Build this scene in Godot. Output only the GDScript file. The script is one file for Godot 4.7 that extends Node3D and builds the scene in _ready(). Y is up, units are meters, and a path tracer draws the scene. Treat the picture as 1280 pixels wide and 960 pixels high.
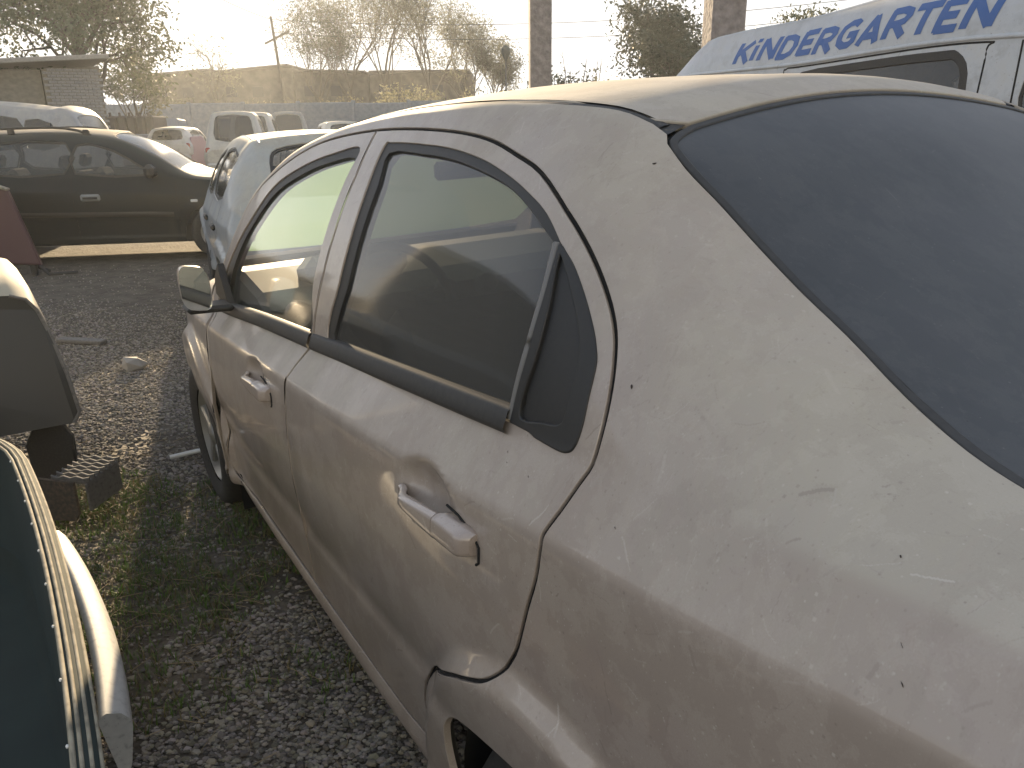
extends Node3D

var rng := RandomNumberGenerator.new()
var noise := FastNoiseLite.new()
var M := {}
var SUN_TO := Vector3(-0.3018, 0.2620, -1.1395).normalized()

# ---------------------------------------------------------------- mesh building
class MB:
	var v := PackedVector3Array()
	var n := PackedVector3Array()
	var u := PackedVector2Array()
	func tri(a: Vector3, b: Vector3, c: Vector3, na: Vector3, nb: Vector3, nc: Vector3, ua := Vector2(0.06, 0.5), ub := Vector2(0.06, 0.5), uc := Vector2(0.06, 0.5)) -> void:
		if (b - a).cross(c - a).dot(na + nb + nc) > 0.0:
			v.append_array(PackedVector3Array([a, c, b]))
			n.append_array(PackedVector3Array([na, nc, nb]))
			u.append_array(PackedVector2Array([ua, uc, ub]))
		else:
			v.append_array(PackedVector3Array([a, b, c]))
			n.append_array(PackedVector3Array([na, nb, nc]))
			u.append_array(PackedVector2Array([ua, ub, uc]))
	func flat(a: Vector3, b: Vector3, c: Vector3, out: Vector3) -> void:
		var nn := (b - a).cross(c - a).normalized()
		if nn.dot(out) < 0.0:
			nn = -nn
		tri(a, b, c, nn, nn, nn)
	func quad(a: Vector3, b: Vector3, c: Vector3, d: Vector3, out: Vector3) -> void:
		flat(a, b, c, out)
		flat(a, c, d, out)
	func dusty(low := 0.1) -> void:      # u of every corner: how much dust its slope would hold
		for i in v.size():
			u[i] = Vector2(clampf(low + 1.1 * smoothstep(0.15, 0.75, n[i].y), 0.02, 0.98), 0.5)
	func add(o: MB, xf := Transform3D()) -> void:
		for i in o.v.size():
			v.append(xf * o.v[i])
			n.append((xf.basis * o.n[i]).normalized())
		u.append_array(o.u)
	# a sheet of points with smooth normals; turned so that normals point away from `inside`
	func sheet(rows: Array, closed := false, outward := true, mid = null) -> void:
		var h := rows.size()
		var w: int = rows[0].size()
		var nor := []
		var vote := 0.0
		for i in h:
			var line := PackedVector3Array()
			for j in w:
				var du: Vector3
				if closed:
					du = rows[i][(j + 1) % w] - rows[i][(j + w - 1) % w]
				else:
					du = rows[i][mini(j + 1, w - 1)] - rows[i][maxi(j - 1, 0)]
				var dv: Vector3 = rows[mini(i + 1, h - 1)][j] - rows[maxi(i - 1, 0)][j]
				var q := du.cross(dv).normalized()
				if q == Vector3.ZERO:
					q = Vector3.UP
				if mid != null:
					vote += signf(q.dot(rows[i][j] - mid))
				elif not outward:
					q = -q
				line.append(q)
			nor.append(line)
		if vote < 0.0:
			for line in nor.size():
				for j in w:
					nor[line][j] = -nor[line][j]
		var cols := w if closed else w - 1
		for i in h - 1:
			for j in cols:
				var k := (j + 1) % w
				tri(rows[i][j], rows[i][k], rows[i + 1][k], nor[i][j], nor[i][k], nor[i + 1][k])
				tri(rows[i][j], rows[i + 1][k], rows[i + 1][j], nor[i][j], nor[i + 1][k], nor[i + 1][j])
	func box(c: Vector3, s: Vector3, b := 0.01, bas := Basis()) -> void:
		var h := s / 2.0
		b = minf(b, minf(h.x, minf(h.y, h.z)) * 0.9)
		var xf := Transform3D(bas, c)
		var at := func(sg: Vector3, k: int) -> Vector3:
			var q := Vector3(sg.x * (h.x - b), sg.y * (h.y - b), sg.z * (h.z - b))
			q[k] = sg[k] * h[k]
			return xf * q
		for k in 3:
			var i := (k + 1) % 3
			var j := (k + 2) % 3
			for sg in [-1.0, 1.0]:
				var q := []
				for e in [[-1, -1], [1, -1], [1, 1], [-1, 1]]:
					var w := Vector3()
					w[k] = sg
					w[i] = e[0]
					w[j] = e[1]
					q.append(at.call(w, k))
				var o := Vector3()
				o[k] = sg
				quad(q[0], q[1], q[2], q[3], bas * o)
			for si in [-1.0, 1.0]:
				for sj in [-1.0, 1.0]:
					var a := Vector3()
					a[i] = si
					a[j] = sj
					var lo := a
					lo[k] = -1
					var hi := a
					hi[k] = 1
					quad(at.call(lo, i), at.call(hi, i), at.call(hi, j), at.call(lo, j), bas * a)
		for sx in [-1.0, 1.0]:
			for sy in [-1.0, 1.0]:
				for sz in [-1.0, 1.0]:
					var w := Vector3(sx, sy, sz)
					flat(at.call(w, 0), at.call(w, 1), at.call(w, 2), bas * w)
	func tube(path: Array, r, sides := 8, cap := true) -> void:
		var rows := []
		var up := Vector3.UP
		for i in path.size():
			var t: Vector3 = (path[mini(i + 1, path.size() - 1)] - path[maxi(i - 1, 0)]).normalized()
			if absf(t.dot(up)) > 0.95:
				up = Vector3.RIGHT if absf(t.x) < 0.9 else Vector3.BACK
			var x := t.cross(up).normalized()
			var y := x.cross(t).normalized()
			up = y
			var rr: float = r[i] if r is Array else r
			var row := PackedVector3Array()
			for k in sides:
				var a := TAU * k / sides
				row.append(path[i] + (x * cos(a) + y * sin(a)) * rr)
			rows.append(row)
		var h := rows.size()
		for i in h - 1:
			for k in sides:
				var k2 := (k + 1) % sides
				var na: Vector3 = (rows[i][k] - path[i]).normalized()
				var nb: Vector3 = (rows[i][k2] - path[i]).normalized()
				var nc: Vector3 = (rows[i + 1][k2] - path[i + 1]).normalized()
				var nd: Vector3 = (rows[i + 1][k] - path[i + 1]).normalized()
				tri(rows[i][k], rows[i][k2], rows[i + 1][k2], na, nb, nc)
				tri(rows[i][k], rows[i + 1][k2], rows[i + 1][k], na, nc, nd)
		if cap:
			for e in [0, h - 1]:
				var o: Vector3 = path[e] - path[1 if e == 0 else h - 2]
				for k in sides:
					flat(path[e], rows[e][k], rows[e][(k + 1) % sides], o)
	# profile points (radius, along) round the local x axis
	func lathe(prof: Array, xf: Transform3D, segs := 24) -> void:
		var rows := []
		for k in segs + 1:
			var a := TAU * k / segs
			var row := PackedVector3Array()
			for q in prof:
				row.append(xf * Vector3(q[1], q[0] * cos(a), q[0] * sin(a)))
			rows.append(row)
		sheet(rows, false, true)
	func prism(poly: PackedVector2Array, xf: Transform3D, depth: float, bevel := 0.0) -> void:
		# poly in local xy, from z = 0 to z = depth
		var lip := poly
		if bevel > 0.0:
			var o := Geometry2D.offset_polygon(poly, -bevel)
			if o.size():
				lip = o[0]
		for side in [0, 1]:
			var z := 0.0 if side == 0 else depth
			var out := xf.basis * Vector3(0, 0, -1.0 if side == 0 else 1.0)
			var t := Geometry2D.triangulate_polygon(lip)
			for i in range(0, t.size(), 3):
				flat(xf * Vector3(lip[t[i]].x, lip[t[i]].y, z), xf * Vector3(lip[t[i + 1]].x, lip[t[i + 1]].y, z), xf * Vector3(lip[t[i + 2]].x, lip[t[i + 2]].y, z), out)
		var mid := Vector2()
		for q in poly:
			mid += q / poly.size()
		var area := 0.0
		for i in poly.size():
			area += poly[i].cross(poly[(i + 1) % poly.size()])
		for i in poly.size():
			var a := poly[i]
			var b := poly[(i + 1) % poly.size()]
			var d := (b - a).normalized()
			var o := Vector2(d.y, -d.x) * signf(area)
			var out := xf.basis * Vector3(o.x, o.y, 0)
			quad(xf * Vector3(a.x, a.y, bevel), xf * Vector3(b.x, b.y, bevel), xf * Vector3(b.x, b.y, depth - bevel), xf * Vector3(a.x, a.y, depth - bevel), out)
			if bevel > 0.0:
				for side in [0, 1]:
					var z := bevel if side == 0 else depth - bevel
					var z2 := 0.0 if side == 0 else depth
					var o3 := out + xf.basis * Vector3(0, 0, -1.0 if side == 0 else 1.0)
					var a2 := _near(lip, a)
					var b2 := _near(lip, b)
					if a2 != b2:
						quad(xf * Vector3(a.x, a.y, z), xf * Vector3(b.x, b.y, z), xf * Vector3(b2.x, b2.y, z2), xf * Vector3(a2.x, a2.y, z2), o3)
					else:
						flat(xf * Vector3(a.x, a.y, z), xf * Vector3(b.x, b.y, z), xf * Vector3(a2.x, a2.y, z2), o3)
	func _near(p: PackedVector2Array, q: Vector2) -> Vector2:
		var best := p[0]
		for w in p:
			if w.distance_squared_to(q) < best.distance_squared_to(q):
				best = w
		return best
	func mesh(uv2 := false) -> ArrayMesh:
		var a := []
		a.resize(Mesh.ARRAY_MAX)
		a[Mesh.ARRAY_VERTEX] = v
		a[Mesh.ARRAY_NORMAL] = n
		a[Mesh.ARRAY_TEX_UV] = u
		if uv2:
			a[Mesh.ARRAY_TEX_UV2] = u
		var m := ArrayMesh.new()
		if v.size():
			m.add_surface_from_arrays(Mesh.PRIMITIVE_TRIANGLES, a)
		return m

# ---------------------------------------------------------------- a car body as one surface S(z, v)
# z runs rearwards from the front axle, v runs up the left side (0 sill, 4 crease, 5 window line, 7 roof edge, 9 middle) and down the right (18).
class Shell:
	var tab := {}
	var tilt := 0.0
	var flares := []
	var flare_r := [0.462, 0.412]
	var flare_h := 0.029
	var bowls := []
	var low := 0.195
	var lowline := [0.40, 0.042]
	var skirt := 0.010
	var step_l := 0.006
	var ripple := 0.0
	var nz: FastNoiseLite
	var dust_gain := 1.0
	var dust_low := 0.35
	var dust_side := 0.10
	var cache := {}
	var soft := 0.10
	const KEYS := ["cl", "cy", "fl", "fy", "el", "ey", "ny", "bg"]
	const TAPS := [[-1.0, 0.12], [-0.5, 0.22], [0.0, 0.32], [0.5, 0.22], [1.0, 0.12]]
	func rows(list: Array) -> void:      # each row: z, cl, cy, fl, fy, el, ey, ny, bulge
		for k in 8:
			var t := []
			for r in list:
				t.append([r[0], r[k + 1]])
			put(KEYS[k], t)
	func put(key: String, t: Array) -> void:
		var n := t.size()
		var x := PackedFloat32Array()
		var y := PackedFloat32Array()
		var m := PackedFloat32Array()
		for q in t:
			x.append(q[0])
			y.append(q[1])
		m.resize(n)
		for i in n:
			if i == 0:
				m[i] = (y[1] - y[0]) / (x[1] - x[0])
			elif i == n - 1:
				m[i] = (y[n - 1] - y[n - 2]) / (x[n - 1] - x[n - 2])
			else:
				var h0 := x[i] - x[i - 1]
				var h1 := x[i + 1] - x[i]
				m[i] = ((y[i] - y[i - 1]) / h0 * h1 + (y[i + 1] - y[i]) / h1 * h0) / (h0 + h1)
		tab[key] = [x, y, m]
	func val(key: String, z: float) -> float:
		var x: PackedFloat32Array = tab[key][0]
		var y: PackedFloat32Array = tab[key][1]
		var m: PackedFloat32Array = tab[key][2]
		z = clampf(z, x[0], x[x.size() - 1])
		var i := 0
		while i < x.size() - 2 and z > x[i + 1]:
			i += 1
		var h := x[i + 1] - x[i]
		var t := (z - x[i]) / h
		return y[i] * (1 + 2 * t) * (1 - t) * (1 - t) + m[i] * h * t * (1 - t) * (1 - t) + y[i + 1] * t * t * (3 - 2 * t) + m[i + 1] * h * t * t * (t - 1)
	func sec(z: float) -> PackedVector2Array:
		var key := roundi(z * 4000.0)
		if cache.has(key):
			return cache[key]
		var g := {}
		for k in KEYS:
			g[k] = val(k, z)
		var p := PackedVector2Array([Vector2(g.cl * 0.82, low), Vector2(g.cl - 0.05, low + 0.02), Vector2(g.cl - 0.028, lowline[0] + lowline[1] * z), Vector2(g.cl + 0.004, lerpf(low, g.cy, 0.68)), Vector2(g.cl, g.cy), Vector2(g.fl, g.fy)])
		var d := Vector2(g.el - g.fl, g.ey - g.fy)
		var l := d.length()
		p.append(Vector2((g.fl + g.el) / 2.0 + g.bg * d.y / l, (g.fy + g.ey) / 2.0 - g.bg * d.x / l))
		p.append(Vector2(g.el, g.ey))
		for i in p.size():
			p[i] = Vector2(p[i].x - p[i].y * tilt, p[i].y + p[i].x * tilt)
		p.append(Vector2(p[7].x * 0.5, g.ny - (g.ny - p[7].y) * 0.25))
		p.append(Vector2(0, g.ny))
		cache[key] = p
		return p
	static func q3(a: Vector2, b: Vector2, c: Vector2, t: float) -> Vector2:
		return a * ((1 - t) * (1 - 2 * t)) + b * (4 * t * (1 - t)) + c * (t * (2 * t - 1))
	static func raw(p: PackedVector2Array, v: float) -> Vector2:
		if v < 1.0:
			return p[0].lerp(p[1], v)
		if v < 2.0:
			return p[1].lerp(p[2], v - 1.0)
		if v < 4.0:
			return q3(p[2], p[3], p[4], (v - 2.0) / 2.0)
		if v < 5.0:
			return p[4].lerp(p[5], v - 4.0)
		if v < 7.0:
			return q3(p[5], p[6], p[7], (v - 5.0) / 2.0)
		return q3(p[7], p[8], p[9], (v - 7.0) / 2.0)
	func S(z: float, v: float) -> Vector3:
		var right := v > 9.0
		if right:
			v = 18.0 - v
		var p := sec(z)
		var q := Vector2()
		for t in TAPS:
			var w: float = absf(v + t[0] * soft)
			if w > 9.0:
				var e := raw(p, 18.0 - w)
				q += Vector2(-e.x, e.y) * t[1]
			else:
				q += raw(p, w) * t[1]
		if v < 6.0:
			for zw in flares:
				var rr := Vector2(z - zw, q.y - 0.29).length()
				q.x += flare_h * smoothstep(flare_r[0], flare_r[1], rr)
		if v < 3.0:
			q.x += skirt * smoothstep(0.30, 0.27, q.y) + step_l * smoothstep(0.02, -0.02, q.y - (lowline[0] + lowline[1] * z))
		if not right:
			for b in bowls:
				var e := Vector2((z - b[0]) / b[2], (q.y - b[1]) / b[3]).length_squared()
				if e < 1.0:
					q.x -= b[4] * (1.0 - e * e) * (1.0 - e)
		if ripple > 0.0 and v < 6.9:
			q.x += ripple * (sin(8.0 * z + 5.0 * q.y) + 0.7 * sin(13.0 * q.y - 5.0 * z + 1.0) + 0.5 * sin(17.0 * z - 9.0 * q.y))
		return Vector3(q.x if right else -q.x, q.y, z)
	func frame(z: float, v: float) -> Array:   # [point, outward normal, dP/dz, dP/dv, sign]
		var a := S(z, v)
		var ez := (S(z + 0.004, v) - S(z - 0.004, v)) / 0.008
		var ev := (S(z, minf(v + 0.04, 18.0)) - S(z, maxf(v - 0.04, 0.0))) / 0.08
		var n0 := ez.cross(ev).normalized()
		return [a, n0, ez, ev, n0]
	func dust(p: Vector3, n: Vector3) -> Vector2:
		var d := dust_side + 0.9 * pow(clampf(n.y, 0.0, 1.0), 1.6)
		d += dust_low * smoothstep(0.55, 0.2, p.y)
		if nz:
			d += (0.30 * nz.get_noise_3dv(p * 2.2) + 0.22 * nz.get_noise_3dv(Vector3(p.x * 12.0, p.y * 3.0, p.z * 14.0))) * minf(1.0, dust_side * 10.0)
		return Vector2(clampf(d * dust_gain, 0.02, 0.98), 0.5)
	func smooth_line(pts: Array, closed: bool, n := 3) -> PackedVector2Array:
		var out := PackedVector2Array()
		var c := pts.size()
		for i in (c if closed else c - 1):
			var p0: Array = pts[(i + c - 1) % c] if closed else pts[maxi(i - 1, 0)]
			var p1: Array = pts[i]
			var p2: Array = pts[(i + 1) % c]
			var p3: Array = pts[(i + 2) % c] if closed else pts[mini(i + 2, c - 1)]
			for k in n:
				out.append(Vector2(p1[0], p1[1]).cubic_interpolate(Vector2(p2[0], p2[1]), Vector2(p0[0], p0[1]), Vector2(p3[0], p3[1]), float(k) / n))
		if not closed:
			out.append(Vector2(pts[c - 1][0], pts[c - 1][1]))
		return out
	func inset(poly: PackedVector2Array, d: float) -> PackedVector2Array:
		var area := 0.0
		for i in poly.size():
			area += poly[i].cross(poly[(i + 1) % poly.size()])
		var out := PackedVector2Array()
		for i in poly.size():
			var f := frame(poly[i].x, poly[i].y)
			var e: Vector2 = poly[(i + 1) % poly.size()] - poly[(i + poly.size() - 1) % poly.size()]
			var t: Vector3 = (f[2] * e.x + f[3] * e.y).normalized()
			var o: Vector3 = t.cross(f[4]) * signf(area) * -d
			var a: float = f[2].dot(f[2])
			var b: float = f[2].dot(f[3])
			var c: float = f[3].dot(f[3])
			var r1: float = f[2].dot(o)
			var r2: float = f[3].dot(o)
			var det := maxf(a * c - b * b, 1e-9)
			out.append(poly[i] + Vector2((c * r1 - b * r2) / det, (a * r2 - b * r1) / det))
		return out
	func patch(mb: MB, poly: PackedVector2Array, holes: Array, off: float, rim: float, dz: float, dv: float) -> void:
		var marked := {}
		var loops := [poly] + holes
		for lp in loops:
			for i in lp.size():
				var a: Vector2 = lp[i]
				var b: Vector2 = lp[(i + 1) % lp.size()]
				var steps := int(ceil(maxf(absf(b.x - a.x) / dz, absf(b.y - a.y) / dv) * 6.0)) + 1
				for k in steps + 1:
					var q := a.lerp(b, float(k) / steps)
					marked[Vector2i(floori(q.x / dz), floori(q.y / dv))] = true
		var lo := poly[0]
		var hi := poly[0]
		for q in poly:
			lo = lo.min(q)
			hi = hi.max(q)
		var known := {}
		var pt := func(i: int, j: int) -> Array:
			var key := Vector2i(i, j)
			if not known.has(key):
				var f := frame(i * dz, j * dv)
				var at: Vector3 = f[0] + f[1] * off
				known[key] = [at, f[1], dust(at, f[1])]
			return known[key]
		for i in range(floori(lo.x / dz), floori(hi.x / dz) + 1):
			for j in range(floori(lo.y / dv), floori(hi.y / dv) + 1):
				if marked.has(Vector2i(i, j)):
					var cell := PackedVector2Array([Vector2(i * dz, j * dv), Vector2((i + 1) * dz, j * dv), Vector2((i + 1) * dz, (j + 1) * dv), Vector2(i * dz, (j + 1) * dv)])
					var bits := Geometry2D.intersect_polygons(cell, poly)
					for h in holes:
						var next := []
						for b in bits:
							next.append_array(Geometry2D.clip_polygons(b, h))
						bits.assign(next)
					for b in bits:
						var t := Geometry2D.triangulate_polygon(b)
						var w := []
						for q in b:
							var f := frame(q.x, q.y)
							var at: Vector3 = f[0] + f[1] * off
							w.append([at, f[1], dust(at, f[1])])
						for k in range(0, t.size(), 3):
							var A: Array = w[t[k]]
							var B: Array = w[t[k + 1]]
							var C: Array = w[t[k + 2]]
							mb.tri(A[0], B[0], C[0], A[1], B[1], C[1], A[2], B[2], C[2])
				else:
					var mid := Vector2((i + 0.5) * dz, (j + 0.5) * dv)
					if not Geometry2D.is_point_in_polygon(mid, poly):
						continue
					var skip := false
					for h in holes:
						if Geometry2D.is_point_in_polygon(mid, h):
							skip = true
					if skip:
						continue
					var A: Array = pt.call(i, j)
					var B: Array = pt.call(i + 1, j)
					var C: Array = pt.call(i + 1, j + 1)
					var D: Array = pt.call(i, j + 1)
					mb.tri(A[0], B[0], C[0], A[1], B[1], C[1], A[2], B[2], C[2])
					mb.tri(A[0], C[0], D[0], A[1], C[1], D[1], A[2], C[2], D[2])
		if rim > 0.0:
			for li in loops.size():
				edge(mb, loops[li], off, rim, 1.0 if li == 0 else -1.0)
	func edge(mb: MB, lp: PackedVector2Array, off: float, r: float, side: float) -> void:
		var area := 0.0
		for i in lp.size():
			area += lp[i].cross(lp[(i + 1) % lp.size()])
		var prof := []
		for lpi in lp.size():
			var e: Vector2 = lp[(lpi + 1) % lp.size()] - lp[(lpi + lp.size() - 1) % lp.size()]
			var f := frame(lp[lpi].x, lp[lpi].y)
			var t: Vector3 = (f[2] * e.x + f[3] * e.y).normalized()
			var o: Vector3 = t.cross(f[4]).normalized() * signf(area) * side
			var base: Vector3 = f[0] + f[1] * off
			var ring := []
			for k in 4:
				var a := PI / 2.0 * k / 3.0
				var nn: Vector3 = (f[1] * cos(a) + o * sin(a)).normalized()
				ring.append([base + o * r * sin(a) - f[1] * r * (1.0 - cos(a)), nn])
			ring.append([base + o * r - f[1] * (r + 0.012), o])
			for q in ring:
				q.append(dust(q[0], f[1]))
			prof.append(ring)
		for i in prof.size():
			var A: Array = prof[i]
			var B: Array = prof[(i + 1) % prof.size()]
			for k in 4:
				mb.tri(A[k][0], B[k][0], B[k + 1][0], A[k][1], B[k][1], B[k + 1][1], A[k][2], B[k][2], B[k + 1][2])
				mb.tri(A[k][0], B[k + 1][0], A[k + 1][0], A[k][1], B[k + 1][1], A[k + 1][1], A[k][2], B[k + 1][2], A[k + 1][2])
	func strip(mb: MB, line: PackedVector2Array, prof: Array) -> void:   # prof: [across, off] pairs
		var rows_ := []
		for i in line.size():
			var f := frame(line[i].x, line[i].y)
			var e: Vector2 = line[mini(i + 1, line.size() - 1)] - line[maxi(i - 1, 0)]
			var t: Vector3 = (f[2] * e.x + f[3] * e.y).normalized()
			var s: Vector3 = t.cross(f[1]).normalized()
			if s.y < 0.0:
				s = -s
			var row := PackedVector3Array()
			for q in prof:
				row.append(f[0] + s * q[0] + f[1] * q[1])
			rows_.append(row)
		var f0 := frame(line[0].x, line[0].y)
		var c: Vector3 = f0[1]
		var du: Vector3 = rows_[0][1] - rows_[0][0]
		var dvv: Vector3 = rows_[1][0] - rows_[0][0]
		mb.sheet(rows_, false, du.cross(dvv).dot(c) > 0.0)
	func cap(mb: MB, z: float, out: Vector3) -> void:
		var ring := []
		for k in 73:
			ring.append(S(z, 18.0 * k / 72.0))
		var mid := Vector3()
		for q in ring:
			mid += q / ring.size()
		for k in 72:
			mb.flat(mid, ring[k], ring[k + 1], out)

# ---------------------------------------------------------------- scene helpers
func obj(called: String, mb, m: Material, parent: Node = null) -> MeshInstance3D:
	var o := MeshInstance3D.new()
	o.name = called
	o.mesh = mb.mesh() if mb is MB else mb
	o.material_override = m
	(parent if parent else self).add_child(o, true)
	return o

func thing(called: String, label: String, category: String, at := Vector3.ZERO, turn := 0.0, group := "") -> Node3D:
	var o := Node3D.new()
	o.name = called
	add_child(o, true)
	o.position = at
	o.rotation.y = turn
	tag(o, label, category, group)
	return o

func tag(o: Node, label: String, category: String, group := "") -> void:
	o.set_meta("label", label)
	o.set_meta("category", category)
	if group != "":
		o.set_meta("group", group)

func setting(called: String, mb, m: Material) -> MeshInstance3D:
	var o := obj(called, mb, m)
	o.set_meta("kind", "structure")
	return o

func stuff(o: Node) -> Node:
	o.set_meta("kind", "stuff")
	return o

func lin(r: float, g: float, b: float, a := 1.0) -> Color:
	var c := Color(r, g, b).linear_to_srgb()
	c.a = a
	return c

func mat(r: float, g: float, b: float, rough := 0.8, metal := 0.0) -> StandardMaterial3D:
	var m := StandardMaterial3D.new()
	m.albedo_color = lin(r, g, b)
	m.roughness = rough
	m.metallic = metal
	return m

func noise_tex(freq: float, cols: Array, size := 512, kind := FastNoiseLite.TYPE_SIMPLEX_SMOOTH, sd := 1, oct := 4) -> NoiseTexture2D:
	var f := FastNoiseLite.new()
	f.noise_type = kind
	f.frequency = freq
	f.seed = sd
	f.fractal_octaves = oct
	var t := NoiseTexture2D.new()
	t.width = size
	t.height = size
	t.seamless = true
	t.noise = f
	if cols.size():
		var g := Gradient.new()
		var offs := PackedFloat32Array()
		var cc := PackedColorArray()
		for c in cols:
			offs.append(c[0])
			cc.append(c[1])
		g.offsets = offs
		g.colors = cc
		t.color_ramp = g
	return t

func ramp(stops: Array) -> GradientTexture2D:
	var g := Gradient.new()
	var offs := PackedFloat32Array()
	var cc := PackedColorArray()
	for s in stops:
		offs.append(s[0])
		cc.append(s[1])
	g.offsets = offs
	g.colors = cc
	var t := GradientTexture2D.new()
	t.gradient = g
	t.width = 128
	t.height = 4
	return t

func surf(m: StandardMaterial3D, tex: Texture2D, scale: float, world := true, bump: Texture2D = null, height := 0.0) -> StandardMaterial3D:
	m.albedo_texture = tex
	m.uv1_triplanar = true
	m.uv1_world_triplanar = world
	m.uv1_scale = Vector3.ONE * scale
	if bump:
		m.heightmap_enabled = true
		m.heightmap_texture = bump
		m.heightmap_scale = height
	return m

func speck_tex(size: int, count: int, dark: Color, light: Color, sd: int, smear := 0.0, grain := 0.0) -> ImageTexture:
	var r := RandomNumberGenerator.new()
	r.seed = sd
	var im := Image.create(size, size, false, Image.FORMAT_RGBA8)
	im.fill(Color(light.r, light.g, light.b, 0.0))
	if smear > 0.0:
		var f := FastNoiseLite.new()
		f.seed = sd
		f.frequency = 0.008
		f.fractal_octaves = 5
		f.domain_warp_enabled = true
		f.domain_warp_amplitude = 40.0
		var ni := f.get_seamless_image(size, size)
		f.seed = sd + 1
		f.frequency = 0.03
		var nj := f.get_seamless_image(size, size)
		for y in size:
			for x in size:
				var k := ni.get_pixel(x, y).r - 0.5
				var j := nj.get_pixel(x, y).r - 0.5
				var w := k * 1.6 + j * 1.1
				var c := light if w > 0.0 else dark
				c.a = clampf(absf(w) * smear + r.randf() * grain, 0.0, 0.8)
				im.set_pixel(x, y, c)
	for k in count:
		var c := dark if r.randf() < 0.55 else light
		c.a = r.randf_range(0.15, 0.65)
		var x := r.randi() % size
		var y := r.randi() % size
		var rad := 1 if r.randf() < 0.7 else (2 if r.randf() < 0.85 else 3)
		var run := 1 if r.randf() < 0.96 else r.randi_range(4, 40)
		var dir := Vector2.from_angle(r.randf() * TAU)
		var px := Vector2(x, y)
		for s in run:
			px += dir
			dir = dir.rotated(r.randf_range(-0.12, 0.12))
			for i in rad:
				for j in rad:
					im.set_pixel(posmod(int(px.x) + i, size), posmod(int(px.y) + j, size), c)
	return ImageTexture.create_from_image(im)

func at_px(o: Node3D, p: Vector3) -> void:
	o.position = p

# ---------------------------------------------------------------- light, camera, materials
func make_camera() -> void:
	var c := Camera3D.new()
	c.name = "camera"
	c.fov = 51.84
	c.near = 0.05
	c.far = 900.0
	var t := deg_to_rad(18.265)
	var ro := deg_to_rad(-0.6588)
	var f := Vector3(0, -sin(t), -cos(t))
	var u := Vector3(0, cos(t), -sin(t))
	var r := Vector3(1, 0, 0)
	var r2 := r * cos(ro) + u * sin(ro)
	var u2 := u * cos(ro) - r * sin(ro)
	add_child(c)
	c.transform = Transform3D(Basis(r2, u2, -f), Vector3(0, 1.4423, 0))
	c.current = true

func make_sky() -> void:
	var w := 512
	var h := 256
	var im := Image.create(w, h, false, Image.FORMAT_RGBF)
	for y in h:
		var el := PI / 2.0 - PI * (y + 0.5) / h
		for x in w:
			var az := ((x + 0.5) / w - 0.5) * TAU
			var d := Vector3(sin(az) * cos(el), sin(el), -cos(az) * cos(el))
			var e := maxf(d.y, 0.0)
			var k := pow(1.0 - e, 3.0)
			var g := rad_to_deg(acos(clampf(d.dot(SUN_TO), -1.0, 1.0)))
			var near := exp(-g / 55.0)
			var c := Vector3(0.18, 0.21, 0.27).lerp(Vector3(0.22, 0.25, 0.29), near).lerp(Vector3(0.46, 0.47, 0.48).lerp(Vector3(0.20, 0.22, 0.185), near), k)
			c += Vector3(1.0, 0.83, 0.50) * (0.13 * exp(-g / 24.0) + 1.2 * exp(-g / 6.5) + 14.0 * exp(-g / 1.6))
			if d.y < 0.0:
				c = Vector3(0.30, 0.27, 0.22)
			im.set_pixel(x, y, Color(c.x, c.y, c.z))
	var m := PanoramaSkyMaterial.new()
	m.panorama = ImageTexture.create_from_image(im)
	var sky := Sky.new()
	sky.sky_material = m
	var env := Environment.new()
	env.background_mode = Environment.BG_SKY
	env.sky = sky
	env.tonemap_mode = Environment.TONE_MAPPER_LINEAR
	env.tonemap_exposure = 2.75
	env.volumetric_fog_enabled = true      # sun haze: scatters forward, so the air glows towards the sun
	env.volumetric_fog_density = 0.0013
	env.volumetric_fog_albedo = Color(0.96, 0.98, 1.0)
	env.volumetric_fog_anisotropy = 0.52
	env.sdfgi_enabled = true
	env.ssao_enabled = true
	env.ssil_enabled = true
	var we := WorldEnvironment.new()
	we.name = "world_environment"
	we.environment = env
	add_child(we)
	var sun := DirectionalLight3D.new()
	sun.name = "sun"
	sun.light_color = Color(1.0, 0.89, 0.72)
	sun.light_energy = 1.6
	sun.light_angular_distance = 0.5
	sun.shadow_enabled = true
	add_child(sun)
	sun.look_at_from_position(SUN_TO * 50.0, Vector3.ZERO, Vector3.UP)

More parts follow.
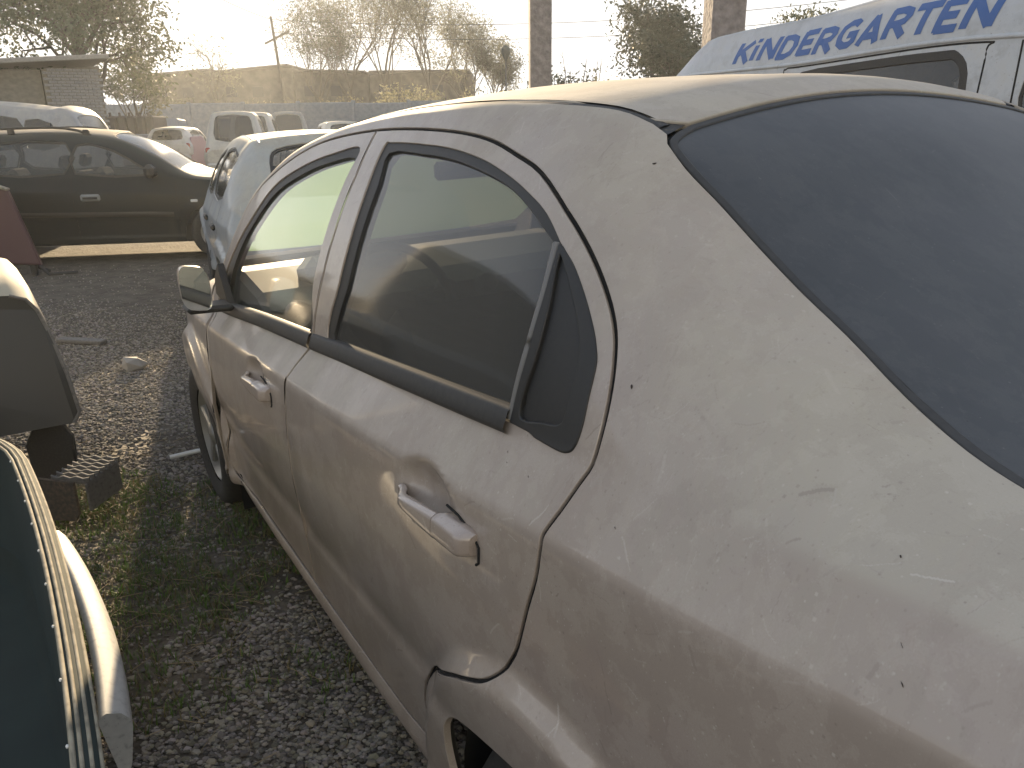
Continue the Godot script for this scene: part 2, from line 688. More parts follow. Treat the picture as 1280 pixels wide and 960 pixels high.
func make_materials() -> void:
	# silver paint: u of the surface is how much dust lies on it
	var p := StandardMaterial3D.new()
	p.albedo_texture = ramp([[0.0, lin(0.36, 0.298, 0.254)], [0.4, lin(0.36, 0.300, 0.256)], [1.0, lin(0.42, 0.375, 0.305)]])
	p.roughness = 1.0
	p.roughness_texture = ramp([[0.0, Color(0.30, 0.30, 0.30)], [0.4, Color(0.42, 0.42, 0.42)], [1.0, Color(0.85, 0.85, 0.85)]])
	p.metallic = 1.0
	p.metallic_texture = ramp([[0.0, Color(0.15, 0.15, 0.15)], [0.5, Color(0.08, 0.08, 0.08)], [1.0, Color(0.02, 0.02, 0.02)]])
	p.clearcoat_enabled = true
	p.clearcoat = 1.0
	p.clearcoat_roughness = 0.06
	p.clearcoat_texture = ramp([[0.0, Color(0.95, 0.95, 0.95)], [0.35, Color(0.6, 0.6, 0.6)], [0.7, Color(0.08, 0.08, 0.08)], [1.0, Color(0, 0, 0)]])
	p.detail_enabled = true
	p.detail_uv_layer = BaseMaterial3D.DETAIL_UV_2
	p.detail_albedo = speck_tex(1024, 14000, lin(0.20, 0.165, 0.14), lin(0.60, 0.55, 0.49), 5, 0.07, 0.15)
	p.detail_blend_mode = BaseMaterial3D.BLEND_MODE_MIX
	p.uv2_triplanar = true
	p.uv2_scale = Vector3.ONE * 0.9
	M.silver = p
	M.gap = mat(0.006, 0.006, 0.006, 0.9)
	M.black_plastic = surf(mat(0.9, 0.9, 0.9, 0.55), noise_tex(0.05, [[0.0, lin(0.016, 0.016, 0.016)], [1.0, lin(0.026, 0.025, 0.023)]]), 3.0, false)
	M.rubber = surf(mat(1, 1, 1, 0.6), noise_tex(0.03, [[0.0, lin(0.022, 0.021, 0.02)], [1.0, lin(0.045, 0.042, 0.038)]]), 4.0, false)
	M.grey_trim = mat(0.16, 0.155, 0.15, 0.5)
	M.lining = mat(0.10, 0.10, 0.095, 0.95)
	M.dash = surf(mat(1, 1, 1, 0.6), noise_tex(0.05, [[0.0, lin(0.09, 0.09, 0.085)], [1.0, lin(0.12, 0.12, 0.11)]]), 3.0, false)
	M.seat = surf(mat(1, 1, 1, 0.95), noise_tex(0.2, [[0.0, lin(0.03, 0.03, 0.032)], [1.0, lin(0.06, 0.06, 0.062)]]), 6.0, false)
	M.van_glass = glass(0.02, 0.028, 0.04, 0.85)
	M.grime = speck_tex(512, 2500, lin(0.16, 0.13, 0.10), lin(0.50, 0.46, 0.38), 15, 0.35, 0.08)
	M.glass_clear = glass(0.10, 0.13, 0.12, 0.16)
	M.glass_tint = glass(0.05, 0.049, 0.046, 0.88)
	M.glass_rear = surf(mat(1, 1, 1, 0.45), noise_tex(0.006, [[0.25, lin(0.044, 0.047, 0.052)], [0.75, lin(0.060, 0.063, 0.067)]], 512, FastNoiseLite.TYPE_SIMPLEX_SMOOTH, 3, 5), 0.7, false)
	M.glass_rear.metallic_specular = 0.4
	M.glass_rear.detail_enabled = true
	M.glass_rear.detail_uv_layer = BaseMaterial3D.DETAIL_UV_2
	M.glass_rear.detail_albedo = speck_tex(1024, 2600, lin(0.02, 0.02, 0.02), lin(0.22, 0.21, 0.19), 9, 0.045, 0.09)
	M.glass_rear.detail_blend_mode = BaseMaterial3D.BLEND_MODE_MIX
	M.glass_rear.uv2_triplanar = true
	M.glass_rear.uv2_scale = Vector3.ONE * 1.1
	M.tyre = surf(mat(1, 1, 1, 0.85), noise_tex(0.03, [[0.0, lin(0.018, 0.018, 0.018)], [1.0, lin(0.05, 0.046, 0.04)]]), 3.0, false)
	M.alloy = mat(0.32, 0.32, 0.31, 0.4, 0.7)
	M.chrome = mat(0.6, 0.6, 0.58, 0.2, 1.0)
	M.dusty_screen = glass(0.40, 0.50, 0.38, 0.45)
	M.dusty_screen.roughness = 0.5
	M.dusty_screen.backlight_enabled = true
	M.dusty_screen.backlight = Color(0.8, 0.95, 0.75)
	M.dark_glass = glass(0.02, 0.024, 0.026, 0.55)
	M.lamp_red = mat(0.25, 0.02, 0.015, 0.2)
	M.lamp_amber = mat(0.5, 0.2, 0.03, 0.25)
	M.lamp_white = mat(0.6, 0.6, 0.58, 0.2)

func glass(r: float, g: float, b: float, a: float) -> StandardMaterial3D:
	var m := mat(r, g, b, 0.08)
	m.albedo_color.a = a
	m.transparency = BaseMaterial3D.TRANSPARENCY_ALPHA
	return m

# ---------------------------------------------------------------- wheels for every car
func wheel(parent: Node, at: Vector3, r: float, width: float, side: float, spokes := 7, detail := true) -> void:
	# side +1: the outer face looks to +x
	var w := Node3D.new()
	w.name = "wheel"
	parent.add_child(w, true)
	w.position = at
	var xf := Transform3D(Basis().scaled(Vector3(side, 1, 1)), Vector3.ZERO)
	var h := width / 2.0
	var rim_r := r * 0.66
	var t := MB.new()
	t.lathe([[rim_r, -h * 0.8], [r * 0.82, -h], [r * 0.95, -h * 0.92], [r, -h * 0.66], [r, -h * 0.3], [r - 0.006, -h * 0.27], [r - 0.006, -h * 0.2], [r, -h * 0.17], [r, h * 0.17], [r - 0.006, h * 0.2], [r - 0.006, h * 0.27], [r, h * 0.3], [r, h * 0.66], [r * 0.95, h * 0.92], [r * 0.82, h], [rim_r, h * 0.8]], xf, 40 if detail else 16)
	obj("tyre", t, M.tyre, w)
	var q := MB.new()
	q.lathe([[rim_r, -h * 0.7], [rim_r * 1.02, h * 0.72], [rim_r * 0.95, h * 0.78], [rim_r * 0.9, h * 0.5], [rim_r * 0.5, h * 0.1], [0.01, h * 0.1]], xf, 32 if detail else 14)
	if detail:
		for k in spokes:
			var a := TAU * k / spokes
			var dir := Vector3(0, cos(a), sin(a))
			q.box(Vector3(side * h * 0.55, 0, 0) + dir * rim_r * 0.52, Vector3(0.03, rim_r * 0.95, 0.045), 0.008, Basis(Vector3.RIGHT, dir, Vector3.RIGHT.cross(dir)))
		q.lathe([[rim_r * 0.28, h * 0.4], [rim_r * 0.26, h * 0.75], [0.005, h * 0.8]], xf, 20)
	obj("rim", q, M.alloy, w)

# ---------------------------------------------------------------- the silver sedan in front
const DOOR_SEAM := [[0.331, 6.57], [0.553, 6.83], [0.769, 6.83], [0.966, 6.88], [1.166, 6.87], [1.340, 6.85], [1.521, 6.82], [1.708, 6.78], [1.839, 6.74], [1.932, 6.69], [2.027, 6.60], [2.116, 6.51], [2.224, 6.33], [2.271, 6.25], [2.315, 6.16], [2.354, 6.06], [2.390, 5.94], [2.417, 5.81], [2.436, 5.66], [2.452, 5.47], [2.463, 5.24], [2.467, 4.95], [2.460, 4.72], [2.449, 4.37], [2.438, 4.07], [2.438, 3.96], [2.433, 3.78], [2.416, 3.57], [2.392, 3.26], [2.370, 3.09], [2.349, 2.96], [2.321, 2.85], [2.277, 2.74], [2.205, 2.56], [2.100, 2.22], [2.030, 1.89], [2.000, 1.60], [1.985, 1.25], [1.60, 1.22], [1.10, 1.22], [0.70, 1.22], [0.44, 1.22], [0.42, 2.0], [0.41, 3.0], [0.41, 4.0], [0.36, 4.7], [0.26, 5.3], [0.24, 5.9]]
const B_SEAM := [[1.366, 7.2], [1.366, 6.83], [1.392, 6.42], [1.400, 5.94], [1.396, 5.61], [1.385, 5.32], [1.380, 5.06], [1.366, 4.94], [1.350, 4.47], [1.347, 4.13], [1.352, 3.71], [1.347, 3.23], [1.335, 2.83], [1.310, 2.30], [1.30, 1.6], [1.30, 0.9]]
const FRONT_TRIM := [[1.325, 6.69], [1.167, 6.69], [0.944, 6.65], [0.776, 6.56], [0.662, 6.34], [0.540, 6.08], [0.436, 5.78], [0.375, 5.42], [0.345, 5.03], [0.80, 5.03], [1.328, 5.03], [1.338, 5.5], [1.342, 6.0], [1.338, 6.4]]
const FRONT_GLASS := [[1.318, 6.61], [1.163, 6.61], [1.000, 6.57], [0.831, 6.48], [0.717, 6.28], [0.610, 6.02], [0.526, 5.66], [0.476, 5.20], [0.47, 5.03], [0.80, 5.03], [1.310, 5.03], [1.330, 5.5], [1.336, 6.0], [1.332, 6.4]]
const REAR_TRIM := [[2.266, 5.03], [2.340, 4.985], [2.390, 4.955], [2.412, 4.968], [2.423, 5.03], [2.426, 5.17], [2.420, 5.36], [2.412, 5.55], [2.400, 5.65], [2.379, 5.76], [2.343, 5.90], [2.300, 6.03], [2.260, 6.11], [2.190, 6.26], [2.110, 6.37], [2.020, 6.47], [1.920, 6.56], [1.790, 6.63], [1.650, 6.67], [1.500, 6.70], [1.462, 6.67], [1.487, 6.27], [1.500, 5.89], [1.500, 5.55], [1.498, 5.03], [1.90, 5.03]]
const REAR_GLASS := [[1.503, 6.62], [1.671, 6.60], [1.807, 6.56], [1.931, 6.49], [2.060, 6.38], [2.162, 6.24], [2.184, 6.20], [2.230, 6.13], [2.248, 6.06], [2.262, 5.8], [2.268, 5.5], [2.262, 5.03], [1.9, 5.03], [1.526, 5.03], [1.545, 5.53], [1.543, 5.96], [1.530, 6.35]]
const QUARTER_PANEL := [[2.262, 6.06], [2.291, 6.00], [2.334, 5.84], [2.360, 5.72], [2.379, 5.59], [2.387, 5.46], [2.391, 5.22], [2.384, 5.12], [2.347, 5.09], [2.285, 5.09], [2.292, 5.45], [2.285, 5.75]]
const REAR_HOLE := [[2.268, 7.28], [2.280, 7.12], [2.300, 7.00], [2.351, 6.95], [2.409, 6.95], [2.478, 6.96], [2.562, 6.97], [2.641, 6.98], [2.729, 6.97], [2.808, 6.93], [2.866, 6.93], [2.915, 7.02], [2.945, 7.25], [2.965, 7.7], [2.975, 8.3], [2.98, 9.0]]
const REAR_TOP := [[2.268, 7.28], [2.260, 7.6], [2.251, 8.0], [2.244, 8.4], [2.2405, 8.75], [2.240, 9.0]]

func mirrored(half: Array) -> Array:     # a line that ends on v = 9, carried on to the other side and back
	var out := half.duplicate()
	for i in range(half.size() - 2, -1, -1):
		out.append([half[i][0], 18.0 - half[i][1]])
	return out

func flip(list: PackedVector2Array) -> PackedVector2Array:
	var out := PackedVector2Array()
	for q in list:
		out.append(Vector2(q.x, 18.0 - q.y))
	return out

func pv(list: Array) -> PackedVector2Array:
	var out := PackedVector2Array()
	for q in list:
		out.append(Vector2(q[0], q[1]))
	return out

func sedan_shell() -> Shell:
	var s := Shell.new()
	s.tilt = 0.032
	s.flares = [0.0, 2.46]
	s.nz = noise
	s.ripple = 0.0004
	s.bowls = [[2.112, 0.908, 0.105, 0.056, 0.031], [1.057, 0.826, 0.105, 0.050, 0.029]]
	s.put("cl", [[-.85,.42],[-.7,.64],[-.4,.765],[0,.82],[.5,.843],[1.0,.853],[2.4,.853],[2.8,.843],[3.1,.82],[3.3,.77],[3.47,.62]])
	s.put("cy", [[-.85,.62],[-.4,.71],[.12,.775],[.53,.805],[1.02,.84],[1.47,.87],[1.96,.903],[2.44,.948],[2.75,.978],[2.94,1.0],[3.2,1.01],[3.47,1.0]])
	s.put("fl", [[-.85,.38],[-.4,.70],[0,.765],[.4,.785],[1,.79],[2.3,.79],[2.6,.795],[2.9,.79],[3.2,.75],[3.47,.58]])
	s.put("fy", [[-.85,.67],[-.4,.78],[0,.82],[.32,.845],[.9,.90],[1.35,.94],[1.92,.99],[2.26,1.025],[2.44,1.048],[2.64,1.062],[2.87,1.08],[3.1,1.075],[3.47,1.03]])
	s.put("el", [[-.85,.3],[-.3,.62],[.1,.67],[.3,.68],[.5,.665],[.75,.625],[1.0,.59],[1.3,.562],[1.9,.55],[2.2,.546],[2.32,.547],[2.45,.553],[2.6,.572],[2.75,.598],[2.9,.62],[3.1,.60],[3.47,.48]])
	s.put("ey", [[-.85,.69],[-.4,.83],[0,.92],[.1,.975],[.2,1.04],[.3,1.105],[.5,1.235],[.75,1.355],[1.0,1.42],[1.3,1.46],[1.6,1.477],[1.9,1.478],[2.1,1.468],[2.2,1.452],[2.32,1.405],[2.41,1.35],[2.48,1.303],[2.57,1.25],[2.65,1.21],[2.73,1.17],[2.82,1.14],[2.92,1.12],[3.1,1.105],[3.3,1.08],[3.47,1.03]])
	s.put("ny", [[-.85,.71],[-.4,.89],[0,.985],[.12,1.02],[.3,1.15],[.6,1.35],[.9,1.46],[1.2,1.517],[1.5,1.535],[1.8,1.536],[2.0,1.53],[2.17,1.516],[2.35,1.443],[2.55,1.32],[2.75,1.215],[2.9,1.15],[3.05,1.13],[3.3,1.10],[3.47,1.05]])
	s.put("bg", [[-.85,.01],[.2,.012],[.6,.03],[1.0,.042],[2.0,.045],[2.3,.048],[2.45,.04],[2.6,.028],[2.8,.012],[3.47,.01]])
	return s

func arch_line(zc: float, front: Array, back: Array) -> Array:
	return front + back

func make_sedan() -> void:
	var car := thing("silver_sedan", "dusty silver four-door sedan filling the right foreground, rear quarter towards the viewer", "car", Vector3(-0.5266, 0, -3.3985))
	car.transform.basis = Basis(Vector3.UP, deg_to_rad(31.8065)) * Basis(Vector3.BACK, 0.032)
	var s := sedan_shell()
	var fine := [0.022, 0.07]
	var seam := s.smooth_line(DOOR_SEAM, true)
	var bl := pv(B_SEAM)
	var front_half := bl.duplicate()
	front_half.append_array(pv([[-0.2, 0.9], [-0.2, 7.2]]))
	var rear_half := bl.duplicate()
	rear_half.append_array(pv([[3.0, 0.9], [3.0, 7.2]]))
	var f_door: PackedVector2Array = Geometry2D.intersect_polygons(seam, front_half)[0]
	var r_door: PackedVector2Array = Geometry2D.intersect_polygons(seam, rear_half)[0]
	var f_trim := s.smooth_line(FRONT_TRIM, true, 5)
	var r_trim := s.smooth_line(REAR_TRIM, true, 5)
	var f_glass := s.smooth_line(FRONT_GLASS, true)
	var r_glass := s.smooth_line(REAR_GLASS, true)
	var q_panel := s.smooth_line(QUARTER_PANEL, true, 5)
	var arch_r := [[2.80, 0.6], [2.79, 1.2], [2.76, 1.6], [2.70, 2.0], [2.60, 2.25], [2.48, 2.33], [2.378, 2.28], [2.252, 2.14], [2.165, 1.95], [2.145, 1.75], [2.15, 1.55], [2.175, 1.2], [2.19, 0.6]]
	var arch_f := [[0.33, 0.6], [0.33, 1.2], [0.31, 1.6], [0.25, 2.0], [0.14, 2.28], [0.0, 2.38], [-0.14, 2.30], [-0.25, 2.05], [-0.32, 1.65], [-0.34, 1.2], [-0.34, 0.6]]
	for side in [0, 1]:
		var fl := func(p: PackedVector2Array) -> PackedVector2Array: return p if side == 0 else flip(p)
		# doors
		for d in [["front_door", f_door, f_trim, f_glass], ["rear_door", r_door, r_trim, r_glass]]:
			var mb := MB.new()
			var hole: PackedVector2Array = s.inset(fl.call(d[2]), -0.002)
			s.patch(mb, s.inset(fl.call(d[1]), 0.0062), [hole], 0.0, 0.0018, fine[0], fine[1])
			var door := obj(d[0], mb, M.silver, car)
			var tm := MB.new()
			s.patch(tm, fl.call(d[2]), [fl.call(d[3])], -0.004, 0.002, fine[0], fine[1])
			obj("window_trim", tm, M.black_plastic, door)
			var gm := MB.new()
			s.patch(gm, s.inset(fl.call(d[3]), -0.004), [], -0.010, 0.0, 0.05, 0.15)
			obj("window_glass", gm, M.glass_clear if d[0] == "front_door" else M.glass_tint, door)
			var bm := MB.new()
			var line: PackedVector2Array = s.smooth_line([[0.36, 5.03], [0.7, 5.03], [1.0, 5.035], [1.368, 5.03]] if d[0] == "front_door" else [[1.386, 5.03], [1.7, 5.035], [2.0, 5.035], [2.266, 5.03]], false, 5)
			s.strip(bm, fl.call(line), [[0.024, -0.012], [0.022, 0.002], [0.015, 0.008], [0.004, 0.009], [-0.008, 0.012], [-0.016, 0.008], [-0.019, 0.0], [-0.0195, -0.006]])
			obj("belt_moulding", bm, M.rubber, door)
			if d[0] == "rear_door":
				var qm := MB.new()
				var qo: PackedVector2Array = Geometry2D.intersect_polygons(r_trim, pv([[2.264, 4.9], [2.276, 5.45], [2.270, 5.8], [2.252, 6.15], [2.30, 6.6], [2.6, 6.6], [2.6, 4.9]]))[0]
				s.patch(qm, s.inset(fl.call(qo), 0.001), [fl.call(q_panel)], 0.003, 0.003, 0.02, 0.06)
				obj("quarter_window_cover", qm, M.black_plastic, door)
				var qi := MB.new()
				s.patch(qi, s.inset(fl.call(q_panel), -0.002), [], -0.006, 0.0, 0.02, 0.06)
				obj("inset_panel", qi, M.black_plastic, door)
				var bar := MB.new()
				s.strip(bar, fl.call(s.smooth_line([[2.243, 6.12], [2.262, 5.85], [2.268, 5.55], [2.266, 5.3], [2.262, 5.05]], false, 4)), [[-0.007, -0.01], [-0.006, 0.001], [0.0, 0.004], [0.006, 0.001], [0.007, -0.01]])
				obj("division_bar", bar, M.grey_trim, door)
			if side == 0:
				sedan_handle(s, door, 2.03 if d[0] == "rear_door" else 0.965, 0.878 if d[0] == "rear_door" else 0.80)
		# body side round the doors
		var ring := pv([[0.42, 0.55], [2.19, 0.55]])
		var bs := pv(arch_r)
		bs.reverse()
		var body := PackedVector2Array()
		body.append_array(pv([[0.42, 0.6], [1.3, 0.6]]))
		body.append_array(s.smooth_line(arch_r.slice(0, arch_r.size()), false, 3) if false else pv([]))
		var ra := s.smooth_line(arch_r, false, 4)
		ra.reverse()
		body.append_array(ra)
		body.append_array(pv([[3.0, 0.6], [3.40, 0.6], [3.42, 2.0], [3.42, 4.0], [3.40, 5.0], [3.34, 6.5], [3.2, 6.72], [3.05, 6.8], [2.97, 6.83]]))
		var rh := []
		for k in range(10, 1, -1):
			rh.append(REAR_HOLE[k])
		body.append_array(s.smooth_line(rh, false, 3))
		body.append_array(pv([[2.283, 7.06], [2.25, 7.07], [2.2, 7.06], [2.06, 7.01], [1.9, 7.03], [1.6, 7.03], [1.3, 7.02], [1.0, 7.02], [0.7, 7.0], [0.4, 7.0], [0.2, 7.0], [0.1, 6.2], [0.2, 5.2], [0.34, 4.6], [0.385, 4.0], [0.385, 2.5], [0.39, 1.2]]))
		var mb2 := MB.new()
		s.patch(mb2, s.inset(fl.call(body), 0.002), [s.inset(fl.call(seam), -0.0045)], 0.0, 0.0018, fine[0], fine[1])
		obj("quarter_panel", mb2, M.silver, car)
		# front wing
		var wing := pv([[0.36, 1.2], [0.355, 2.5], [0.355, 4.0], [0.31, 4.6], [0.16, 5.2], [0.05, 6.0], [0.0, 6.5], [-0.3, 6.6], [-0.62, 6.5], [-0.70, 5.0], [-0.70, 3.0], [-0.62, 1.0], [-0.40, 0.6]])
		var fa := s.smooth_line(arch_f, false, 4)
		fa.reverse()
		wing.append_array(fa)
		var mb3 := MB.new()
		s.patch(mb3, s.inset(fl.call(wing), 0.003), [], 0.0, 0.0025, 0.02, 0.045)
		obj("front_wing", mb3, M.silver, car)
	# roof, glass and lids run across the middle
	var top := s.smooth_line(mirrored(REAR_TOP), false, 3)
	var roof := pv([[2.24, 7.12], [2.06, 7.06], [1.9, 7.08], [1.6, 7.08], [1.3, 7.07], [1.08, 7.1], [1.02, 7.5], [0.98, 8.2], [0.96, 9.0], [0.98, 9.8], [1.02, 10.5], [1.08, 10.9], [1.3, 10.93], [1.6, 10.92], [1.9, 10.92], [2.06, 10.94], [2.24, 10.88]])
	top.reverse()
	roof.append_array(top)
	var mr := MB.new()
	s.patch(mr, s.inset(roof, 0.002), [], 0.0, 0.003, 0.03, 0.08)
	obj("roof_panel", mr, M.silver, car)
	for side in [0, 1]:
		var dm := MB.new()
		var dl := s.smooth_line([[1.0, 7.05], [1.3, 7.045], [1.6, 7.055], [1.9, 7.055], [2.06, 7.035], [2.18, 7.075], [2.26, 7.12]], false, 4)
		s.strip(dm, dl if side == 0 else flip(dl), [[0.013, -0.010], [0.011, -0.003], [0.0, -0.0015], [-0.011, -0.003], [-0.013, -0.010]])
		obj("roof_moulding", dm, M.rubber, car)
	for side in [0, 1]:
		var cm := MB.new()
		var cp := pv([[2.12, 6.99], [2.24, 6.97], [2.276, 6.99], [2.278, 7.1], [2.266, 7.28], [2.2, 7.22]])
		s.patch(cm, cp if side == 0 else flip(cp), [], -0.0045, 0.0, 0.02, 0.05)
		obj("corner_filler", cm, M.rubber, car)
	var rhole := s.smooth_line(REAR_HOLE, false, 3)
	var full := rhole.duplicate()
	var fr := flip(rhole)
	fr.reverse()
	full.append_array(fr.slice(1))
	var topc := s.smooth_line(mirrored(REAR_TOP), false, 3)
	topc.reverse()
	full.append_array(topc.slice(1, topc.size() - 1))
	var seal_in := s.inset(full, 0.013)
	var sm := MB.new()
	s.patch(sm, s.inset(full, 0.006), [seal_in], -0.003, 0.003, 0.02, 0.06)
	var mg := MB.new()
	s.patch(mg, s.inset(full, 0.010), [], -0.006, 0.0, 0.03, 0.1)
	var rw := obj("rear_window", mg, M.glass_rear, car)
	obj("window_seal", sm, M.rubber, rw)
	var gapm := MB.new()
	s.patch(gapm, s.inset(full, -0.006), [s.inset(full, 0.012)], -0.011, 0.0, 0.03, 0.1)
	obj("seal_channel", gapm, M.gap, rw)
	var wind := pv([[0.14, 7.15], [0.5, 7.04], [0.8, 7.06], [1.06, 7.14], [1.0, 7.5], [0.96, 8.2], [0.94, 9.0], [0.96, 9.8], [1.0, 10.5], [1.06, 10.86], [0.8, 10.94], [0.5, 10.96], [0.14, 10.85], [0.1, 10.0], [0.06, 9.0], [0.1, 8.0]])
	var mw := MB.new()
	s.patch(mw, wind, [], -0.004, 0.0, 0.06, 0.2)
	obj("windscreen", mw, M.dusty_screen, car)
	var mh := MB.new()
	s.patch(mh, pv([[0.1, 7.05], [0.05, 8.0], [0.01, 9.0], [0.05, 10.0], [0.1, 10.95], [0.02, 11.3], [-0.3, 11.38], [-0.62, 11.5], [-0.74, 10.5], [-0.76, 9.0], [-0.74, 7.5], [-0.62, 6.5], [-0.3, 6.62], [0.02, 6.7]]), [], 0.0, 0.003, 0.06, 0.2)
	obj("bonnet", mh, M.silver, car)
	var mt := MB.new()
	var lid := pv([[3.34, 6.55], [3.2, 6.77], [3.05, 6.85], [2.985, 6.9], [2.985, 7.3], [2.995, 7.8], [3.0, 9.0], [2.995, 10.2], [2.985, 10.7], [2.985, 11.1], [3.05, 11.15], [3.2, 11.23], [3.34, 11.45], [3.38, 9.0]])
	s.patch(mt, s.inset(lid, 0.003), [], 0.0, 0.003, 0.04, 0.1)
	obj("boot_lid", mt, M.silver, car)
	# tail and nose
	var rb := MB.new()
	s.patch(rb, pv([[3.41, 0.4], [3.41, 17.6], [3.47, 17.6], [3.47, 0.4]]), [], -0.003, 0.0, 0.03, 0.15)
	s.cap(rb, 3.468, Vector3.BACK)
	obj("rear_bumper", rb, M.silver, car)
	var fb := MB.new()
	s.patch(fb, pv([[-0.69, 0.6], [-0.69, 17.4], [-0.85, 17.4], [-0.85, 0.6]]), [], -0.003, 0.0, 0.04, 0.2)
	s.cap(fb, -0.849, Vector3.FORWARD)
	obj("front_bumper", fb, M.silver, car)
	# dark structure behind the gaps, seen only through them
	var gl := MB.new()
	for side in [0, 1]:
		for path in [seam, bl]:
			var pp: PackedVector2Array = path.duplicate()
			if path == seam:
				pp.append(path[0])
			s.strip(gl, pp if side == 0 else flip(pp), [[0.022, -0.0135], [0.005, -0.0125], [0.0042, -0.0055], [-0.0042, -0.0055], [-0.005, -0.0125], [-0.022, -0.0135]])
	obj("door_seal", gl, M.gap, car)
	# lining, floor, wheel housings
	var ln := MB.new()
	var whole := pv([[0.25, 1.0], [2.9, 1.0], [2.9, 17.0], [0.25, 17.0]])
	var holes := [s.inset(f_glass, -0.01), s.inset(r_glass, -0.01), flip(s.inset(f_glass, -0.01)), flip(s.inset(r_glass, -0.01)), s.inset(full, 0.05), s.inset(wind, 0.02)]
	for a in [arch_r, arch_f]:
		holes.append(s.inset(pv(a), -0.03))
		holes.append(flip(s.inset(pv(a), -0.03)))
	s.patch(ln, whole, holes, -0.032, 0.0, 0.05, 0.15)
	ln.box(Vector3(0, 0.19, 1.0), Vector3(1.36, 0.03, 3.5), 0.01)
	ln.box(Vector3(0, 0.98, 2.66), Vector3(1.2, 0.02, 0.55), 0.01)
	obj("cabin_lining", ln, M.lining, car)
	for q in [[0.0, -1.0], [0.0, 1.0], [2.46, -1.0], [2.46, 1.0]]:
		var hs := MB.new()
		var rows := []
		for k in 17:
			var a := PI * k / 16.0
			if k == 0:
				rows.append(PackedVector3Array([Vector3(q[1] * 0.79, 0.1, q[0] + 0.36), Vector3(q[1] * 0.5, 0.1, q[0] + 0.36)]))
			rows.append(PackedVector3Array([Vector3(q[1] * 0.79, 0.29 + 0.34 * sin(a), q[0] + 0.36 * cos(a)), Vector3(q[1] * 0.5, 0.29 + 0.34 * sin(a), q[0] + 0.36 * cos(a))]))
		rows.append(PackedVector3Array([Vector3(q[1] * 0.79, 0.1, q[0] - 0.36), Vector3(q[1] * 0.5, 0.1, q[0] - 0.36)]))
		hs.sheet(rows)
		hs.box(Vector3(q[1] * 0.5, 0.42, q[0]), Vector3(0.02, 0.5, 0.74), 0.004)
		obj("wheel_housing", hs, M.gap, car)
	wheel(car, Vector3(-0.735, 0.288, 0.0), 0.292, 0.185, -1.0, 5)
	wheel(car, Vector3(0.735, 0.288, 0.0), 0.292, 0.185, 1.0, 5)
	wheel(car, Vector3(-0.725, 0.288, 2.46), 0.292, 0.185, -1.0, 5)
	wheel(car, Vector3(0.725, 0.288, 2.46), 0.292, 0.185, 1.0, 5)
	sedan_mirror(car, -1.0)
	sedan_mirror(car, 1.0)
	sedan_inside(car)
	# dents of dirt: dark spots and bird marks on the rear quarter
	var sp := MB.new()
	for q in [[2.312, 6.84, 5], [2.481, 5.55, 5], [2.893, 4.36, 4], [2.881, 4.64, 4], [2.843, 5.36, 3], [2.548, 4.48, 3], [2.29, 4.72, 4], [2.36, 4.55, 3], [2.30, 4.60, 2]]:
		var f := s.frame(q[0], q[1])
		var ex: Vector3 = f[2].normalized()
		var ey: Vector3 = f[1].cross(ex)
		var r: float = q[2] * 0.00045
		for k in 8:
			var a := TAU * k / 8
			var b := TAU * (k + 1) / 8
			var c0: Vector3 = f[0] + f[1] * 0.0018
			sp.flat(c0, f[0] + f[1] * 0.0006 + (ex * cos(a) * (0.8 + 0.25 * (k % 3)) + ey * sin(a + q[1]) * 1.2) * r, f[0] + f[1] * 0.0006 + (ex * cos(b) * (0.8 + 0.25 * ((k + 1) % 8 % 3)) + ey * sin(b + q[1]) * 1.2) * r, f[1])
	stuff(obj("dirt_spot", sp, mat(0.045, 0.035, 0.03, 0.9), car))

